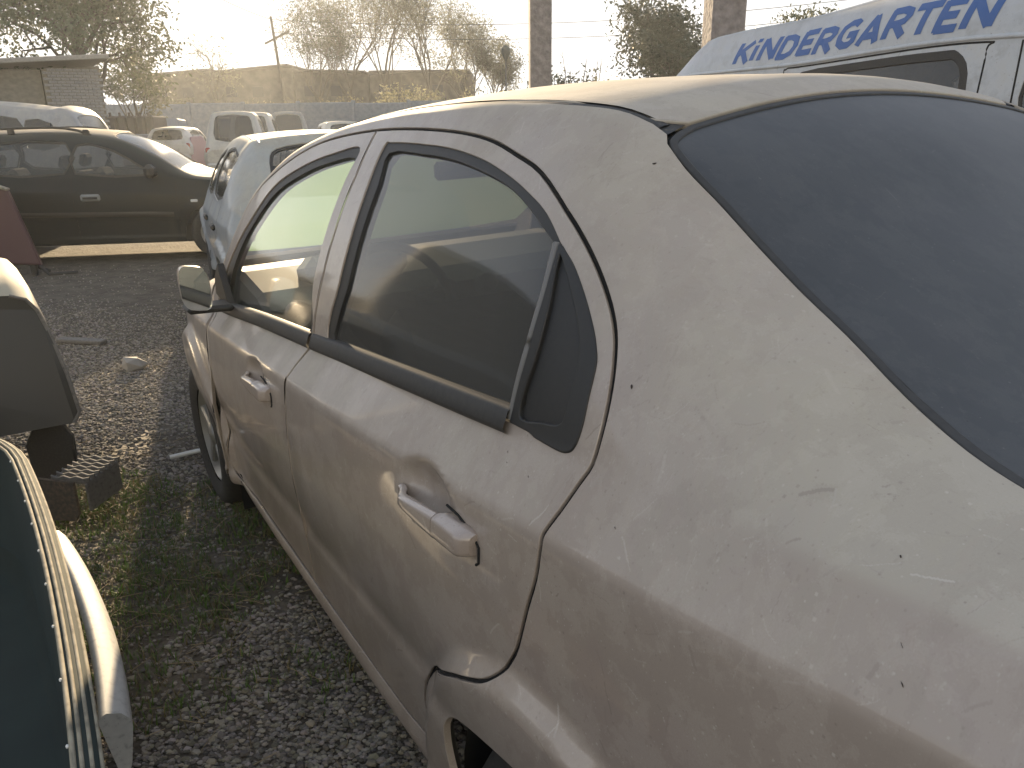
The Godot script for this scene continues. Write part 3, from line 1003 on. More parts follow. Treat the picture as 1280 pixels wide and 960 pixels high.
func sedan_handle(s: Shell, door: Node, z0: float, y0: float) -> void:
	# a bar that stands off the door, fixed at both ends, with a separate cap at the rear end
	var at := func(z: float, y: float, off: float) -> Vector3:
		var v := 3.7
		for k in 14:
			v += clampf((y - s.S(z, v).y) * 5.0, -0.4, 0.4)
		var keep := s.bowls
		s.bowls = []
		var f := s.frame(z, v)
		s.bowls = keep
		return f[0] + f[1] * off
	var grip := func(za: float, zb: float, n: int) -> MB:
		var mb := MB.new()
		var rows := []
		for i in n + 1:
			var z := lerpf(za, zb, float(i) / n)
			var t := (z - z0) / 0.255
			var rise := 0.006 + 0.024 * smoothstep(0.0, 0.22, t)
			var hh := lerpf(0.008, 0.0215, smoothstep(0.0, 0.8, t))
			var yc := y0 + 0.006 + 0.012 * t
			var e := clampf((t - 0.90) / 0.10, 0.0, 1.0)
			rise *= sqrt(1.0 - 0.80 * e * e * e)
			hh *= 1.0 - 0.22 * e * e * e
			var inner := rise - 0.016 if t > 0.06 and t < 0.66 else -0.004
			var row := PackedVector3Array()
			for q in [[-1.0, 0.1], [-0.98, 0.62], [-0.82, 0.9], [-0.55, 1.0], [0.45, 1.0], [0.74, 0.86], [0.97, 0.42], [1.0, 0.05], [0.6, 0.0], [-0.6, 0.0]]:
				row.append(at.call(z, yc + hh * q[0], lerpf(inner, rise, q[1])))
			rows.append(row)
		var mid := Vector3()
		mb.sheet(rows, true, true)
		for e in [0, n]:
			var o: Vector3 = rows[e][3] - rows[1 if e == 0 else n - 1][3]
			var c := Vector3()
			for p in rows[e]:
				c += p / rows[e].size()
			for k in rows[e].size():
				mb.flat(c, rows[e][k], rows[e][(k + 1) % rows[e].size()], o)
		return mb
	obj("handle", grip.call(z0, z0 + 0.166, 14), M.silver, door)
	obj("handle_cap", grip.call(z0 + 0.1675, z0 + 0.255, 14), M.silver, door)
	var gk := MB.new()
	var path := []
	for q in [[0.165, 0.045], [0.20, 0.043], [0.245, 0.032], [0.262, 0.018], [0.262, -0.006], [0.255, -0.012]]:
		path.append(at.call(z0 + q[0], y0 + q[1] - 0.002, 0.001))
	gk.tube(path, 0.0022, 6)
	obj("handle_gasket", gk, M.gap, door)

func sedan_mirror(car: Node, side: float) -> void:
	var mb := MB.new()
	var rows := []
	for i in 13:
		var t := i / 12.0
		var sc := sqrt(maxf(0.0, 1.0 - pow(1.0 - t, 2.4)))
		var row := PackedVector3Array()
		for k in 20:
			var a := TAU * k / 20
			var cx := signf(cos(a)) * pow(absf(cos(a)), 0.55)
			var cy := signf(sin(a)) * pow(absf(sin(a)), 0.55)
			row.append(Vector3(side * (0.874 + 0.044 * cx * sc), 1.003 + 0.069 * cy * sc + 0.008 * cx, 0.52 + 0.12 * t))
		rows.append(row)
	mb.sheet(rows, true, true, Vector3(side * 0.905, 1.005, 0.6))
	var h := obj("door_mirror", mb, M.silver, car)
	var gm := MB.new()
	for k in 20:
		gm.tri(Vector3(side * 0.874, 1.003, 0.634), rows[12][k] + Vector3(0, 0, -0.006), rows[12][(k + 1) % 20] + Vector3(0, 0, -0.006), Vector3(0.1, 0.05, 1).normalized(), Vector3(0.1, 0.05, 1).normalized(), Vector3(0.1, 0.05, 1).normalized())
	obj("mirror_glass", gm, mat(0.55, 0.57, 0.58, 0.03, 1.0), h)
	var fm := MB.new()
	fm.box(Vector3(side * 0.835, 0.927, 0.57), Vector3(0.14, 0.022, 0.10), 0.009, Basis(Vector3.BACK, side * 0.06))
	fm.prism(PackedVector2Array([Vector2(-0.52, 0.90), Vector2(-0.34, 0.925), Vector2(-0.36, 0.99), Vector2(-0.43, 1.04)]), Transform3D(Basis(Vector3(0, 0, -1), Vector3.UP, Vector3(1, 0, 0)), Vector3(side * 0.755 - 0.012, 0, 0.03)), 0.024, 0.003)
	obj("mirror_foot", fm, M.black_plastic, h)

func sedan_inside(car: Node) -> void:
	var d := MB.new()
	d.prism(PackedVector2Array([Vector2(0.25, 0.55), Vector2(0.28, 0.99), Vector2(0.45, 1.0), Vector2(0.66, 0.965), Vector2(0.74, 0.92), Vector2(0.75, 0.83), Vector2(0.70, 0.72), Vector2(0.60, 0.50)]), Transform3D(Basis(Vector3(0, 0, 1), Vector3(0, 1, 0), Vector3(-1, 0, 0)), Vector3(0.70, 0, 0)), 1.40, 0.02)
	var dash := obj("dashboard", d, M.dash, car)
	var g := MB.new()
	g.box(Vector3(0.40, 0.74, 0.735), Vector3(0.40, 0.14, 0.02), 0.008, Basis(Vector3.RIGHT, 0.4))
	obj("glovebox", g, M.dash, dash)
	for x in [-0.60, -0.08, 0.08, 0.58]:
		var v := MB.new()
		v.lathe([[0.046, 0.0], [0.046, 0.02], [0.036, 0.024], [0.03, 0.01], [0.002, 0.008]], Transform3D(Basis(Vector3(0, 0.15, 1).normalized(), Vector3.UP, Vector3.LEFT), Vector3(x, 0.895, 0.735)), 20)
		obj("air_vent", v, M.grey_trim, dash)
	var bz := MB.new()
	bz.box(Vector3(-0.36, 1.0, 0.62), Vector3(0.36, 0.10, 0.16), 0.035, Basis(Vector3.RIGHT, -0.2))
	obj("instrument_hood", bz, M.dash, dash)
	var w := MB.new()
	var ring := []
	var wb := Basis(Vector3.RIGHT, deg_to_rad(-24.0))
	var wc := Vector3(-0.36, 0.93, 0.96)
	for k in 33:
		var a := TAU * k / 32
		ring.append(wc + wb * Vector3(cos(a) * 0.185, sin(a) * 0.185, 0))
	w.tube(ring, 0.015, 8, false)
	w.box(wc + wb * Vector3(0, -0.01, -0.02), Vector3(0.17, 0.13, 0.05), 0.02, wb)
	for a in [0.1, PI - 0.1, -PI / 2]:
		w.box(wc + wb * Vector3(cos(a) * 0.12, sin(a) * 0.12, -0.01), Vector3(0.12, 0.032, 0.02), 0.008, wb * Basis(Vector3.BACK, a))
	w.tube([wc, wc + Vector3(0, -0.08, -0.28)], 0.04, 10)
	obj("steering_wheel", w, M.dash, car)
	for x in [-0.36, 0.36]:
		var st := MB.new()
		var tilt := Basis(Vector3.RIGHT, deg_to_rad(-18.0 if x < 0 else -26.0))
		st.box(Vector3(x, 0.44, 1.12), Vector3(0.48, 0.16, 0.50), 0.06)
		st.box(Vector3(x, 0.74 if x < 0 else 0.70, 1.45), Vector3(0.46, 0.58, 0.13), 0.06, tilt)
		if x > 0:
			st.box(Vector3(x, 1.05, 1.58), Vector3(0.27, 0.15, 0.09), 0.04, tilt)
		obj("front_seat", st, M.seat, car)
	var rs := MB.new()
	rs.box(Vector3(0, 0.44, 2.0), Vector3(1.25, 0.2, 0.5), 0.06)
	rs.box(Vector3(0, 0.74, 2.34), Vector3(1.25, 0.55, 0.14), 0.06, Basis(Vector3.RIGHT, deg_to_rad(-22.0)))
	obj("rear_seat", rs, M.seat, car)
	var mr := MB.new()
	mr.box(Vector3(0, 1.30, 0.78), Vector3(0.22, 0.06, 0.03), 0.012)
	mr.tube([Vector3(0, 1.33, 0.77), Vector3(0, 1.38, 0.72)], 0.01, 6)
	obj("interior_mirror", mr, M.black_plastic, car)

# ---------------------------------------------------------------- other vehicles
func paint(r: float, g: float, b: float, dr := 0.40, dg := 0.36, db := 0.29, gloss := 0.6) -> StandardMaterial3D:
	var p := StandardMaterial3D.new()
	p.albedo_texture = ramp([[0.0, lin(r, g, b)], [0.25, lin(r, g, b)], [1.0, lin(lerpf(r, dr, 0.75), lerpf(g, dg, 0.75), lerpf(b, db, 0.75))]])
	p.roughness = 1.0
	p.roughness_texture = ramp([[0.0, Color(0.35, 0.35, 0.35)], [1.0, Color(0.8, 0.8, 0.8)]])
	p.clearcoat_enabled = true
	p.clearcoat = gloss
	p.clearcoat_roughness = 0.1
	p.clearcoat_texture = ramp([[0.0, Color.WHITE], [0.8, Color(0.1, 0.1, 0.1)], [1.0, Color(0, 0, 0)]])
	p.detail_enabled = r > 0.1
	p.detail_uv_layer = BaseMaterial3D.DETAIL_UV_2
	p.detail_albedo = M.grime
	p.detail_blend_mode = BaseMaterial3D.BLEND_MODE_MIX
	p.uv2_triplanar = true
	p.uv2_scale = Vector3.ONE * 0.7
	return p

# sides: window outlines on the left in (z, v); screen and rear: outlines up to the middle
func shell_car(root: Node3D, s: Shell, p: Material, dz: float, dv: float, sides: Array, screen: Array, rear: Array, wheels: Array, wr: float, track: float, detail := true, glass_m: Material = null) -> MeshInstance3D:
	if glass_m == null:
		glass_m = M.dark_glass
	var z0: float = s.tab.cl[0][0]
	var z1: float = s.tab.cl[0][s.tab.cl[0].size() - 1]
	var holes := []
	var names := []
	for w in sides:
		var a := s.smooth_line(w, true, 2)
		holes.append(a)
		names.append("side_window")
		holes.append(flip(a))
		names.append("side_window")
	for w in [screen, rear]:
		if w.size():
			var h := s.smooth_line(w, false, 2)
			var f := flip(h)
			f.reverse()
			h.append_array(f.slice(1, f.size() - 1) if w[0][1] == 9.0 else f.slice(1))
			holes.append(h)
			names.append("windscreen" if w == screen else "rear_window")
	var cut := []
	for h in holes:
		cut.append(h)
	for zc in wheels:
		for side in [0, 1]:
			var a := PackedVector2Array()
			for k in 15:
				var t := PI * k / 14.0
				var y := 0.29 + (wr + 0.05) * sin(t)
				var z: float = zc + (wr + 0.06) * cos(t)
				var v := 2.0
				for it in 10:
					v += clampf((y - s.S(z, v).y) * 5.0, -0.5, 0.5)
				a.append(Vector2(z, clampf(v, 0.3, 3.9)))
			a.append(Vector2(zc - wr - 0.06, 0.0))
			a.append(Vector2(zc + wr + 0.06, 0.0))
			cut.append(a if side == 0 else flip(a))
	var mb := MB.new()
	s.patch(mb, pv([[z0 + 0.001, 0.02], [z1 - 0.001, 0.02], [z1 - 0.001, 17.98], [z0 + 0.001, 17.98]]), cut, 0.0, 0.004, dz, dv)
	s.cap(mb, z0 + 0.001, Vector3.FORWARD)
	s.cap(mb, z1 - 0.001, Vector3.BACK)
	var body := obj("body", mb, p, root)
	for i in holes.size():
		var g := MB.new()
		s.patch(g, s.inset(holes[i], -0.006), [], -0.012, 0.0, dz, dv)
		obj(names[i], g, glass_m, root)
		if detail:
			var r := MB.new()
			s.patch(r, s.inset(holes[i], 0.001), [s.inset(holes[i], 0.022)], -0.006, 0.002, dz, dv)
			obj("window_rubber", r, M.rubber, root)
	var ins := MB.new()
	ins.box(Vector3(0, 0.30, (z0 + z1) / 2), Vector3(s.val("cl", 1.0) * 1.7, 0.2, (z1 - z0) * 0.86), 0.02)
	var zs: float = 1.5
	while zs < z1 - 0.6:
		for x in [-0.36, 0.36]:
			ins.box(Vector3(x, 0.72, zs), Vector3(0.46, 0.56, 0.14), 0.05, Basis(Vector3.RIGHT, -0.3))
			ins.box(Vector3(x, 1.08, zs + 0.12), Vector3(0.24, 0.15, 0.09), 0.03, Basis(Vector3.RIGHT, -0.3))
		zs += 0.95
	obj("seat", ins, M.seat, root)
	for zc in wheels:
		for sd in [-1.0, 1.0]:
			wheel(root, Vector3(sd * track, wr, zc), wr, 0.19, sd, 6, detail)
	return body

const SIDES_HATCH := [[[0.62, 5.12], [1.3, 5.12], [1.32, 6.5], [1.12, 6.55], [0.85, 6.2]], [[1.40, 5.12], [2.12, 5.15], [2.16, 6.0], [2.05, 6.5], [1.42, 6.55]]]

func hatch_shell(tall := 0.0, long := 0.0) -> Shell:
	var s := Shell.new()
	s.nz = noise
	s.flares = [0.0, 2.42 + long]
	s.rows([[-0.72, 0.45, 0.55, 0.42, 0.62, 0.35, 0.66, 0.68, 0.01], [-0.6, 0.66, 0.60, 0.60, 0.70, 0.5, 0.74, 0.77, 0.01], [-0.2, 0.79, 0.70, 0.73, 0.82, 0.64, 0.88, 0.93, 0.01], [0.25, 0.81, 0.76, 0.76, 0.90, 0.67, 0.97, 1.01, 0.012],
		[0.55, 0.82, 0.79, 0.77, 0.91, 0.63, 1.16 + tall * 0.5, 1.22 + tall * 0.5, 0.02], [0.95, 0.825, 0.80, 0.775, 0.92, 0.57, 1.34 + tall, 1.38 + tall, 0.035], [1.3, 0.825, 0.81, 0.775, 0.92, 0.55, 1.38 + tall, 1.42 + tall, 0.035], [2.1 + long, 0.825, 0.83, 0.775, 0.94, 0.54, 1.37 + tall, 1.415 + tall, 0.035],
		[2.5 + long, 0.815, 0.84, 0.77, 0.95, 0.535, 1.33 + tall, 1.37 + tall, 0.03], [2.68 + long, 0.80, 0.84, 0.75, 0.95, 0.54, 1.18 + tall * 0.7, 1.21 + tall * 0.7, 0.02], [2.86 + long, 0.77, 0.82, 0.72, 0.93, 0.56, 0.96, 0.98, 0.01], [2.96 + long, 0.70, 0.76, 0.62, 0.84, 0.5, 0.86, 0.87, 0.01]])
	return s

func estate_shell() -> Shell:
	var s := Shell.new()
	s.nz = noise
	s.dust_low = 0.0
	s.dust_side = 0.0
	s.flares = [0.0, 2.61]
	s.flare_h = 0.012
	s.rows([[-0.85, 0.45, 0.55, 0.42, 0.60, 0.35, 0.62, 0.63, 0.01], [-0.7, 0.68, 0.62, 0.62, 0.70, 0.5, 0.74, 0.78, 0.01], [-0.2, 0.81, 0.68, 0.76, 0.84, 0.66, 0.88, 0.93, 0.01], [0.3, 0.83, 0.72, 0.78, 0.895, 0.69, 0.96, 1.0, 0.012], [0.6, 0.84, 0.75, 0.79, 0.91, 0.65, 1.14, 1.21, 0.02], [1.0, 0.845, 0.77, 0.79, 0.92, 0.58, 1.33, 1.39, 0.035], [1.35, 0.845, 0.78, 0.79, 0.925, 0.55, 1.385, 1.435, 0.035], [2.2, 0.845, 0.80, 0.79, 0.94, 0.55, 1.39, 1.44, 0.035], [3.0, 0.83, 0.82, 0.77, 0.95, 0.55, 1.36, 1.40, 0.03], [3.35, 0.80, 0.82, 0.75, 0.95, 0.54, 1.2, 1.24, 0.015], [3.5, 0.72, 0.80, 0.66, 0.93, 0.5, 0.95, 0.97, 0.01]])
	return s

func make_estate() -> void:
	var car := thing("dark_estate_car", "near-black estate car with dusty roof rails, side-on behind the pale blue hatchback", "car", Vector3(-3.47, 0, -9.90), deg_to_rad(-79.0))
	var s := estate_shell()
	var p := paint(0.008, 0.013, 0.016, 0.42, 0.36, 0.28, 0.12)
	p.metallic_specular = 0.28
	shell_car(car, s, p, 0.06, 0.12, [[[0.62, 5.15], [1.42, 5.13], [1.40, 6.45], [1.15, 6.5], [0.86, 6.1]], [[1.52, 5.13], [2.35, 5.13], [2.42, 5.9], [2.30, 6.5], [1.50, 6.55]], [[2.52, 5.15], [3.12, 5.2], [3.05, 6.3], [2.50, 6.5]]],
		[[0.34, 7.2], [0.6, 7.1], [1.0, 7.15], [1.06, 8.0], [1.05, 9.0]], [[3.02, 7.3], [3.3, 7.15], [3.42, 7.2], [3.44, 8.0], [3.45, 9.0]], [0.0, 2.61], 0.30, 0.74, true, M.estate_glass)
	for sd in [-1.0, 1.0]:
		var rr := MB.new()
		var path := []
		for k in 14:
			var z := lerpf(1.25, 2.9, k / 13.0)
			path.append(Vector3(sd * 0.55, s.S(z, 7.0).y + 0.055 - 0.06 * pow(absf(k / 13.0 - 0.5) * 2.0, 6.0), z))
		rr.tube(path, 0.014, 8)
		for z in [1.3, 2.05, 2.85]:
			rr.box(Vector3(sd * 0.55, s.S(z, 7.0).y + 0.02, z), Vector3(0.03, 0.06, 0.07), 0.01)
		obj("roof_rail", rr, M.rubber, car)
		var mm := MB.new()
		mm.box(Vector3(sd * 0.92, 0.99, 0.62), Vector3(0.19, 0.14, 0.11), 0.04)
		mm.box(Vector3(sd * 0.81, 0.95, 0.60), Vector3(0.10, 0.04, 0.05), 0.012)
		obj("door_mirror", mm, M.black_plastic, car)
		for z in [1.28, 2.2]:
			var hm := MB.new()
			var q := s.S(z, 3.72 if sd < 0 else 14.28)
			hm.box(q + Vector3(sd * 0.014, 0, 0), Vector3(0.036, 0.075, 0.20), 0.016)
			var door := obj("door_handle", hm, M.pale_grey, car)
			var hs := MB.new()
			hs.box(q + Vector3(sd * 0.032, -0.004, 0), Vector3(0.006, 0.024, 0.15), 0.002)
			obj("grip_slot", hs, M.gap, door)
		for z in [0.40, 1.46, 2.44]:
			var gl := MB.new()
			var ln := s.smooth_line([[z, 1.3], [z, 3.0], [z - 0.0, 4.9]], false, 6)
			s.strip(gl, ln if sd < 0 else flip(ln), [[0.0035, 0.001], [0.0, 0.0014], [-0.0035, 0.001]])
			obj("door_gap", gl, M.gap, car)
		var tr := MB.new()
		var tl := s.smooth_line([[0.45, 2.7], [1.4, 2.65], [2.3, 2.65]], false, 6)
		s.strip(tr, tl if sd < 0 else flip(tl), [[0.028, -0.004], [0.025, 0.008], [0.0, 0.011], [-0.025, 0.008], [-0.028, -0.004]])
		obj("side_moulding", tr, M.black_plastic, car)
		var lm := MB.new()
		lm.box(s.S(-0.52, 3.9 if sd < 0 else 14.1) + Vector3(-sd * 0.03, 0.02, 0.0), Vector3(0.12, 0.16, 0.30), 0.04, Basis(Vector3.UP, sd * 0.55))
		obj("headlamp", lm, M.lamp_white, car)
		var rp := MB.new()
		rp.box(s.S(0.22, 3.7 if sd < 0 else 14.3) + Vector3(sd * 0.004, 0, 0), Vector3(0.014, 0.03, 0.075), 0.006)
		obj("side_repeater", rp, M.lamp_white, car)

func make_blue_hatch() -> void:
	var car := thing("pale_blue_hatchback", "pale blue hatchback seen from its rear corner just past the silver sedan's windscreen pillar", "car", Vector3(-2.11, 0, -7.81), deg_to_rad(23.0))
	var s := hatch_shell(-0.02)
	var p := paint(0.27, 0.315, 0.36, 0.46, 0.40, 0.28, 0.5)
	shell_car(car, s, p, 0.05, 0.10, [SIDES_HATCH[0], [[1.40, 5.12], [2.30, 5.15], [2.34, 6.0], [2.22, 6.5], [1.42, 6.55]]], [[0.28, 7.2], [0.55, 7.1], [0.92, 7.15], [0.98, 8.0], [0.97, 9.0]], [[2.50, 9.0], [2.51, 8.0], [2.53, 7.45], [2.58, 7.25], [2.68, 7.2], [2.78, 7.25], [2.82, 7.5], [2.83, 9.0]], [0.0, 2.42], 0.285, 0.72, true, M.side_glass)
	for sd in [-1.0, 1.0]:
		var lm := MB.new()
		var ln := s.smooth_line([[2.86, 2.2], [2.88, 2.8], [2.89, 3.3]], false, 5)
		s.strip(lm, ln if sd < 0 else flip(ln), [[0.05, -0.01], [0.045, 0.008], [0.0, 0.012], [-0.045, 0.008], [-0.05, -0.01]])
		obj("tail_lamp", lm, M.lamp_red, car)
		var dm := MB.new()
		var dl := s.smooth_line([[1.0, 7.1], [1.5, 7.1], [2.0, 7.1], [2.45, 7.1]], false, 4)
		s.strip(dm, dl if sd < 0 else flip(dl), [[0.012, -0.004], [0.0, 0.006], [-0.012, -0.004]])
		obj("roof_strip", dm, M.chrome, car)
		for z in [0.42, 1.36, 2.3]:
			var gl := MB.new()
			var l2 := s.smooth_line([[z, 1.3], [z, 3.0], [z, 4.9]], false, 6)
			s.strip(gl, l2 if sd < 0 else flip(l2), [[0.0035, 0.001], [0.0, 0.0014], [-0.0035, 0.001]])
			obj("door_gap", gl, M.gap, car)
		for z in [1.2, 2.1]:
			var hm := MB.new()
			hm.box(s.S(z, 3.8 if sd < 0 else 14.2) + Vector3(sd * 0.012, 0, 0), Vector3(0.03, 0.04, 0.16), 0.012)
			obj("door_handle", hm, M.black_plastic, car)
	var bp := MB.new()
	bp.box(Vector3(0, 0.42, 2.97), Vector3(1.5, 0.2, 0.12), 0.05)
	obj("rear_bumper", bp, M.black_plastic, car)

func van_shell() -> Shell:
	var s := Shell.new()
	s.nz = noise
	s.lowline = [0.6, 0.0]
	s.soft = 0.10
	s.rows([[-0.95, 0.75, 0.9, 0.70, 1.05, 0.6, 1.12, 1.14, 0.01], [-0.55, 0.90, 1.0, 0.86, 1.30, 0.75, 1.38, 1.42, 0.01], [-0.25, 0.94, 1.1, 0.90, 1.62, 0.74, 1.72, 1.80, 0.01], [0.0, 0.955, 1.15, 0.92, 1.86, 0.74, 1.98, 2.06, 0.012], [0.22, 0.965, 1.2, 0.935, 1.90, 0.76, 2.14, 2.22, 0.02], [0.5, 0.97, 1.2, 0.94, 1.91, 0.78, 2.24, 2.305, 0.025], [0.95, 0.97, 1.2, 0.94, 1.91, 0.79, 2.275, 2.335, 0.028], [1.8, 0.97, 1.2, 0.94, 1.91, 0.79, 2.29, 2.345, 0.028], [4.6, 0.97, 1.2, 0.94, 1.91, 0.79, 2.29, 2.345, 0.028], [4.85, 0.93, 1.2, 0.90, 1.88, 0.74, 2.24, 2.30, 0.02]])
	return s

func make_kindergarten_van() -> void:
	var van := thing("kindergarten_van", "white high-roof van with KINDERGARTEN lettered in blue along its roof side", "van", Vector3(2.67, 0, -9.74), deg_to_rad(21.2))
	var s := van_shell()
	var p := paint(0.48, 0.50, 0.53, 0.46, 0.42, 0.36, 0.5)
	var white := p
	shell_car(van, s, p, 0.07, 0.12, [[[0.35, 4.15], [1.2, 4.15], [1.25, 4.85], [0.6, 4.85]], [[2.12, 4.1], [3.78, 4.1], [3.85, 4.25], [3.86, 4.70], [3.76, 4.88], [3.60, 4.90], [2.9, 4.90], [2.15, 4.88], [2.06, 4.7], [2.05, 4.25]], [[4.3, 4.1], [4.62, 4.1], [4.66, 4.8], [4.3, 4.88]]],
		[[-0.5, 7.2], [-0.1, 7.15], [0.06, 7.3], [0.08, 8.0], [0.08, 9.0]], [], [0.1, 3.5], 0.34, 0.86, true, M.van_glass)
	var rim := MB.new()
	var o := s.smooth_line([[2.12, 4.1], [3.78, 4.1], [3.85, 4.25], [3.86, 4.70], [3.76, 4.88], [3.60, 4.90], [2.9, 4.90], [2.15, 4.88], [2.06, 4.7], [2.05, 4.25]], true, 3)
	s.patch(rim, s.inset(o, -0.006), [s.inset(o, 0.045)], 0.004, 0.006, 0.06, 0.06)
	obj("window_rubber", rim, M.rubber, van)
	for ln in [[[0.0, 5.02], [1.0, 5.02], [2.5, 5.02], [4.5, 5.02]]]:
		var mb := MB.new()
		s.strip(mb, s.smooth_line(ln, false, 8), [[0.020, -0.003], [0.016, 0.010], [0.0, 0.014], [-0.012, 0.010], [-0.016, -0.003]])
		obj("roof_moulding", mb, white, van)
	for ln in [[[1.90, 3.6], [1.90, 4.8], [1.93, 4.95], [2.1, 4.965], [3.0, 4.965], [3.95, 4.965], [3.98, 4.9], [3.97, 4.5], [3.94, 3.6]], [[4.22, 3.6], [4.22, 4.4], [4.22, 4.97]], [[0.3, 3.6], [0.28, 4.6], [0.3, 4.95]]]:
		var mb := MB.new()
		s.strip(mb, s.smooth_line(ln, false, 6), [[0.007, 0.0006], [0.0, 0.0012], [-0.007, 0.0006]])
		obj("door_gap", mb, M.gap, van)
	for ln in [[[0.45, 6.92], [1.0, 6.95], [2.0, 6.95], [3.0, 6.95], [4.6, 6.95]]]:
		var mb := MB.new()
		s.strip(mb, s.smooth_line(ln, false, 6), [[0.012, -0.002], [0.0, 0.008], [-0.012, -0.002]])
		obj("gutter", mb, white, van)
	# lettering: chunky painted strokes laid on the roof side
	var blue := mat(0.045, 0.12, 0.34, 0.5)
	var glyphs := {
		"K": [0.80, [[[0.13, 0], [0.13, 1]], [[0.70, 1], [0.16, 0.42]], [[0.30, 0.60], [0.72, 0.0]]]],
		"i": [0.36, [[[0.14, 0], [0.14, 0.70]], [[0.14, 0.84], [0.14, 1.02]]]],
		"N": [0.90, [[[0.13, 0], [0.13, 1]], [[0.13, 0.97], [0.75, 0.03]], [[0.75, 0], [0.75, 1]]]],
		"D": [0.86, [[[0.13, 0], [0.13, 1]], [[0.06, 0.92], [0.40, 0.92], [0.62, 0.80], [0.71, 0.5], [0.62, 0.20], [0.40, 0.08], [0.06, 0.08]]]],
		"E": [0.72, [[[0.13, 0], [0.13, 1]], [[0.1, 0.92], [0.64, 0.92]], [[0.1, 0.5], [0.56, 0.5]], [[0.1, 0.08], [0.66, 0.08]]]],
		"R": [0.84, [[[0.13, 0], [0.13, 1]], [[0.06, 0.92], [0.45, 0.92], [0.65, 0.82], [0.68, 0.68], [0.60, 0.52], [0.40, 0.46], [0.1, 0.46]], [[0.36, 0.46], [0.72, 0.0]]]],
		"G": [0.88, [[[0.70, 0.80], [0.55, 0.92], [0.36, 0.92], [0.18, 0.78], [0.12, 0.5], [0.18, 0.22], [0.36, 0.08], [0.58, 0.08], [0.70, 0.20], [0.70, 0.46], [0.42, 0.46]]]],
		"A": [0.84, [[[0.08, 0], [0.40, 1]], [[0.38, 1], [0.70, 0]], [[0.20, 0.28], [0.60, 0.28]]]],
		"T": [0.76, [[[0.38, 0], [0.38, 1]], [[0.02, 0.92], [0.74, 0.92]]]],
	}
	var word := "KiNDERGARTEN"
	var drop := [0.0, 0.02, 0.012, 0.0, 0.012, -0.006, 0.006, 0.0, 0.012, 0.004, -0.004, 0.0]
	var total := 0.0
	for ch in word:
		total += glyphs[ch][0]
	var unit := (4.00 - 1.10) / total
	var z := 1.10
	for i in word.length():
		var gl: Array = glyphs[word[i]]
		var lm := MB.new()
		for si in gl[1].size():
			var line := PackedVector2Array()
			for q in gl[1][si]:
				line.append(Vector2(q[0] * unit, q[1] * 0.24))
			for poly in Geometry2D.offset_polyline(line, 0.031, Geometry2D.JOIN_MITER, Geometry2D.END_BUTT):
				var cells := []
				var lo := 1e9
				var hi := -1e9
				for q in poly:
					lo = minf(lo, q.y)
					hi = maxf(hi, q.y)
				var y0 := lo
				while y0 < hi:          # bands, so that the strokes follow the curve of the panel
					cells.append_array(Geometry2D.intersect_polygons(poly, PackedVector2Array([Vector2(-2, y0), Vector2(2, y0), Vector2(2, y0 + 0.05), Vector2(-2, y0 + 0.05)])))
					y0 += 0.05
				for cell in cells:
					var idx := Geometry2D.triangulate_polygon(cell)
					var pts := []
					for q in cell:
						var y: float = q.y + drop[i]
						var f := s.frame(z + q.x + y * 0.28, lerpf(5.28, 6.47, y / 0.30))
						pts.append([f[0] + f[1] * (0.0022 + 0.0003 * si), f[1]])
					for k in range(0, idx.size(), 3):
						var A: Array = pts[idx[k]]
						var B: Array = pts[idx[k + 1]]
						var C: Array = pts[idx[k + 2]]
						lm.tri(A[0], B[0], C[0], A[1], B[1], C[1])
		obj("letter", lm, blue, van)
		z += gl[0] * unit

func far_car(called: String, label: String, cat: String, at: Vector3, turn: float, col: Color, tall := 0.0, long := 0.0, group := "cars parked by the concrete fence") -> Node3D:
	var car := thing(called, label, cat, at, turn, group)
	var s := hatch_shell(tall, long)
	var p := paint(col.r, col.g, col.b)
	var sd := [SIDES_HATCH[0], [[1.40, 5.12], [2.12 + long, 5.15], [2.2 + long, 6.0], [2.1 + long, 6.5], [1.42, 6.55]]]
	shell_car(car, s, p, 0.16, 0.33, sd, [[0.28, 7.2], [0.55, 7.1], [0.92, 7.15], [0.98, 8.0], [0.97, 9.0]], [[2.52 + long, 9.0], [2.53 + long, 8.0], [2.55 + long, 7.4], [2.68 + long, 7.2], [2.80 + long, 7.3], [2.83 + long, 9.0]], [0.0, 2.42 + long], 0.30, 0.70, false)
	for e in [-1.0, 1.0]:
		var lm := MB.new()
		lm.box(Vector3(e * 0.66, 0.82, 2.86 + long), Vector3(0.18, 0.2, 0.12), 0.03)
		obj("tail_lamp", lm, M.lamp_red, car)
	var bp := MB.new()
	bp.box(Vector3(0, 0.42, 2.95 + long), Vector3(1.5, 0.22, 0.12), 0.05)
	bp.box(Vector3(0, 0.66, 2.945 + long), Vector3(0.46, 0.11, 0.02), 0.004)
	obj("rear_bumper", bp, p, car)
	return car

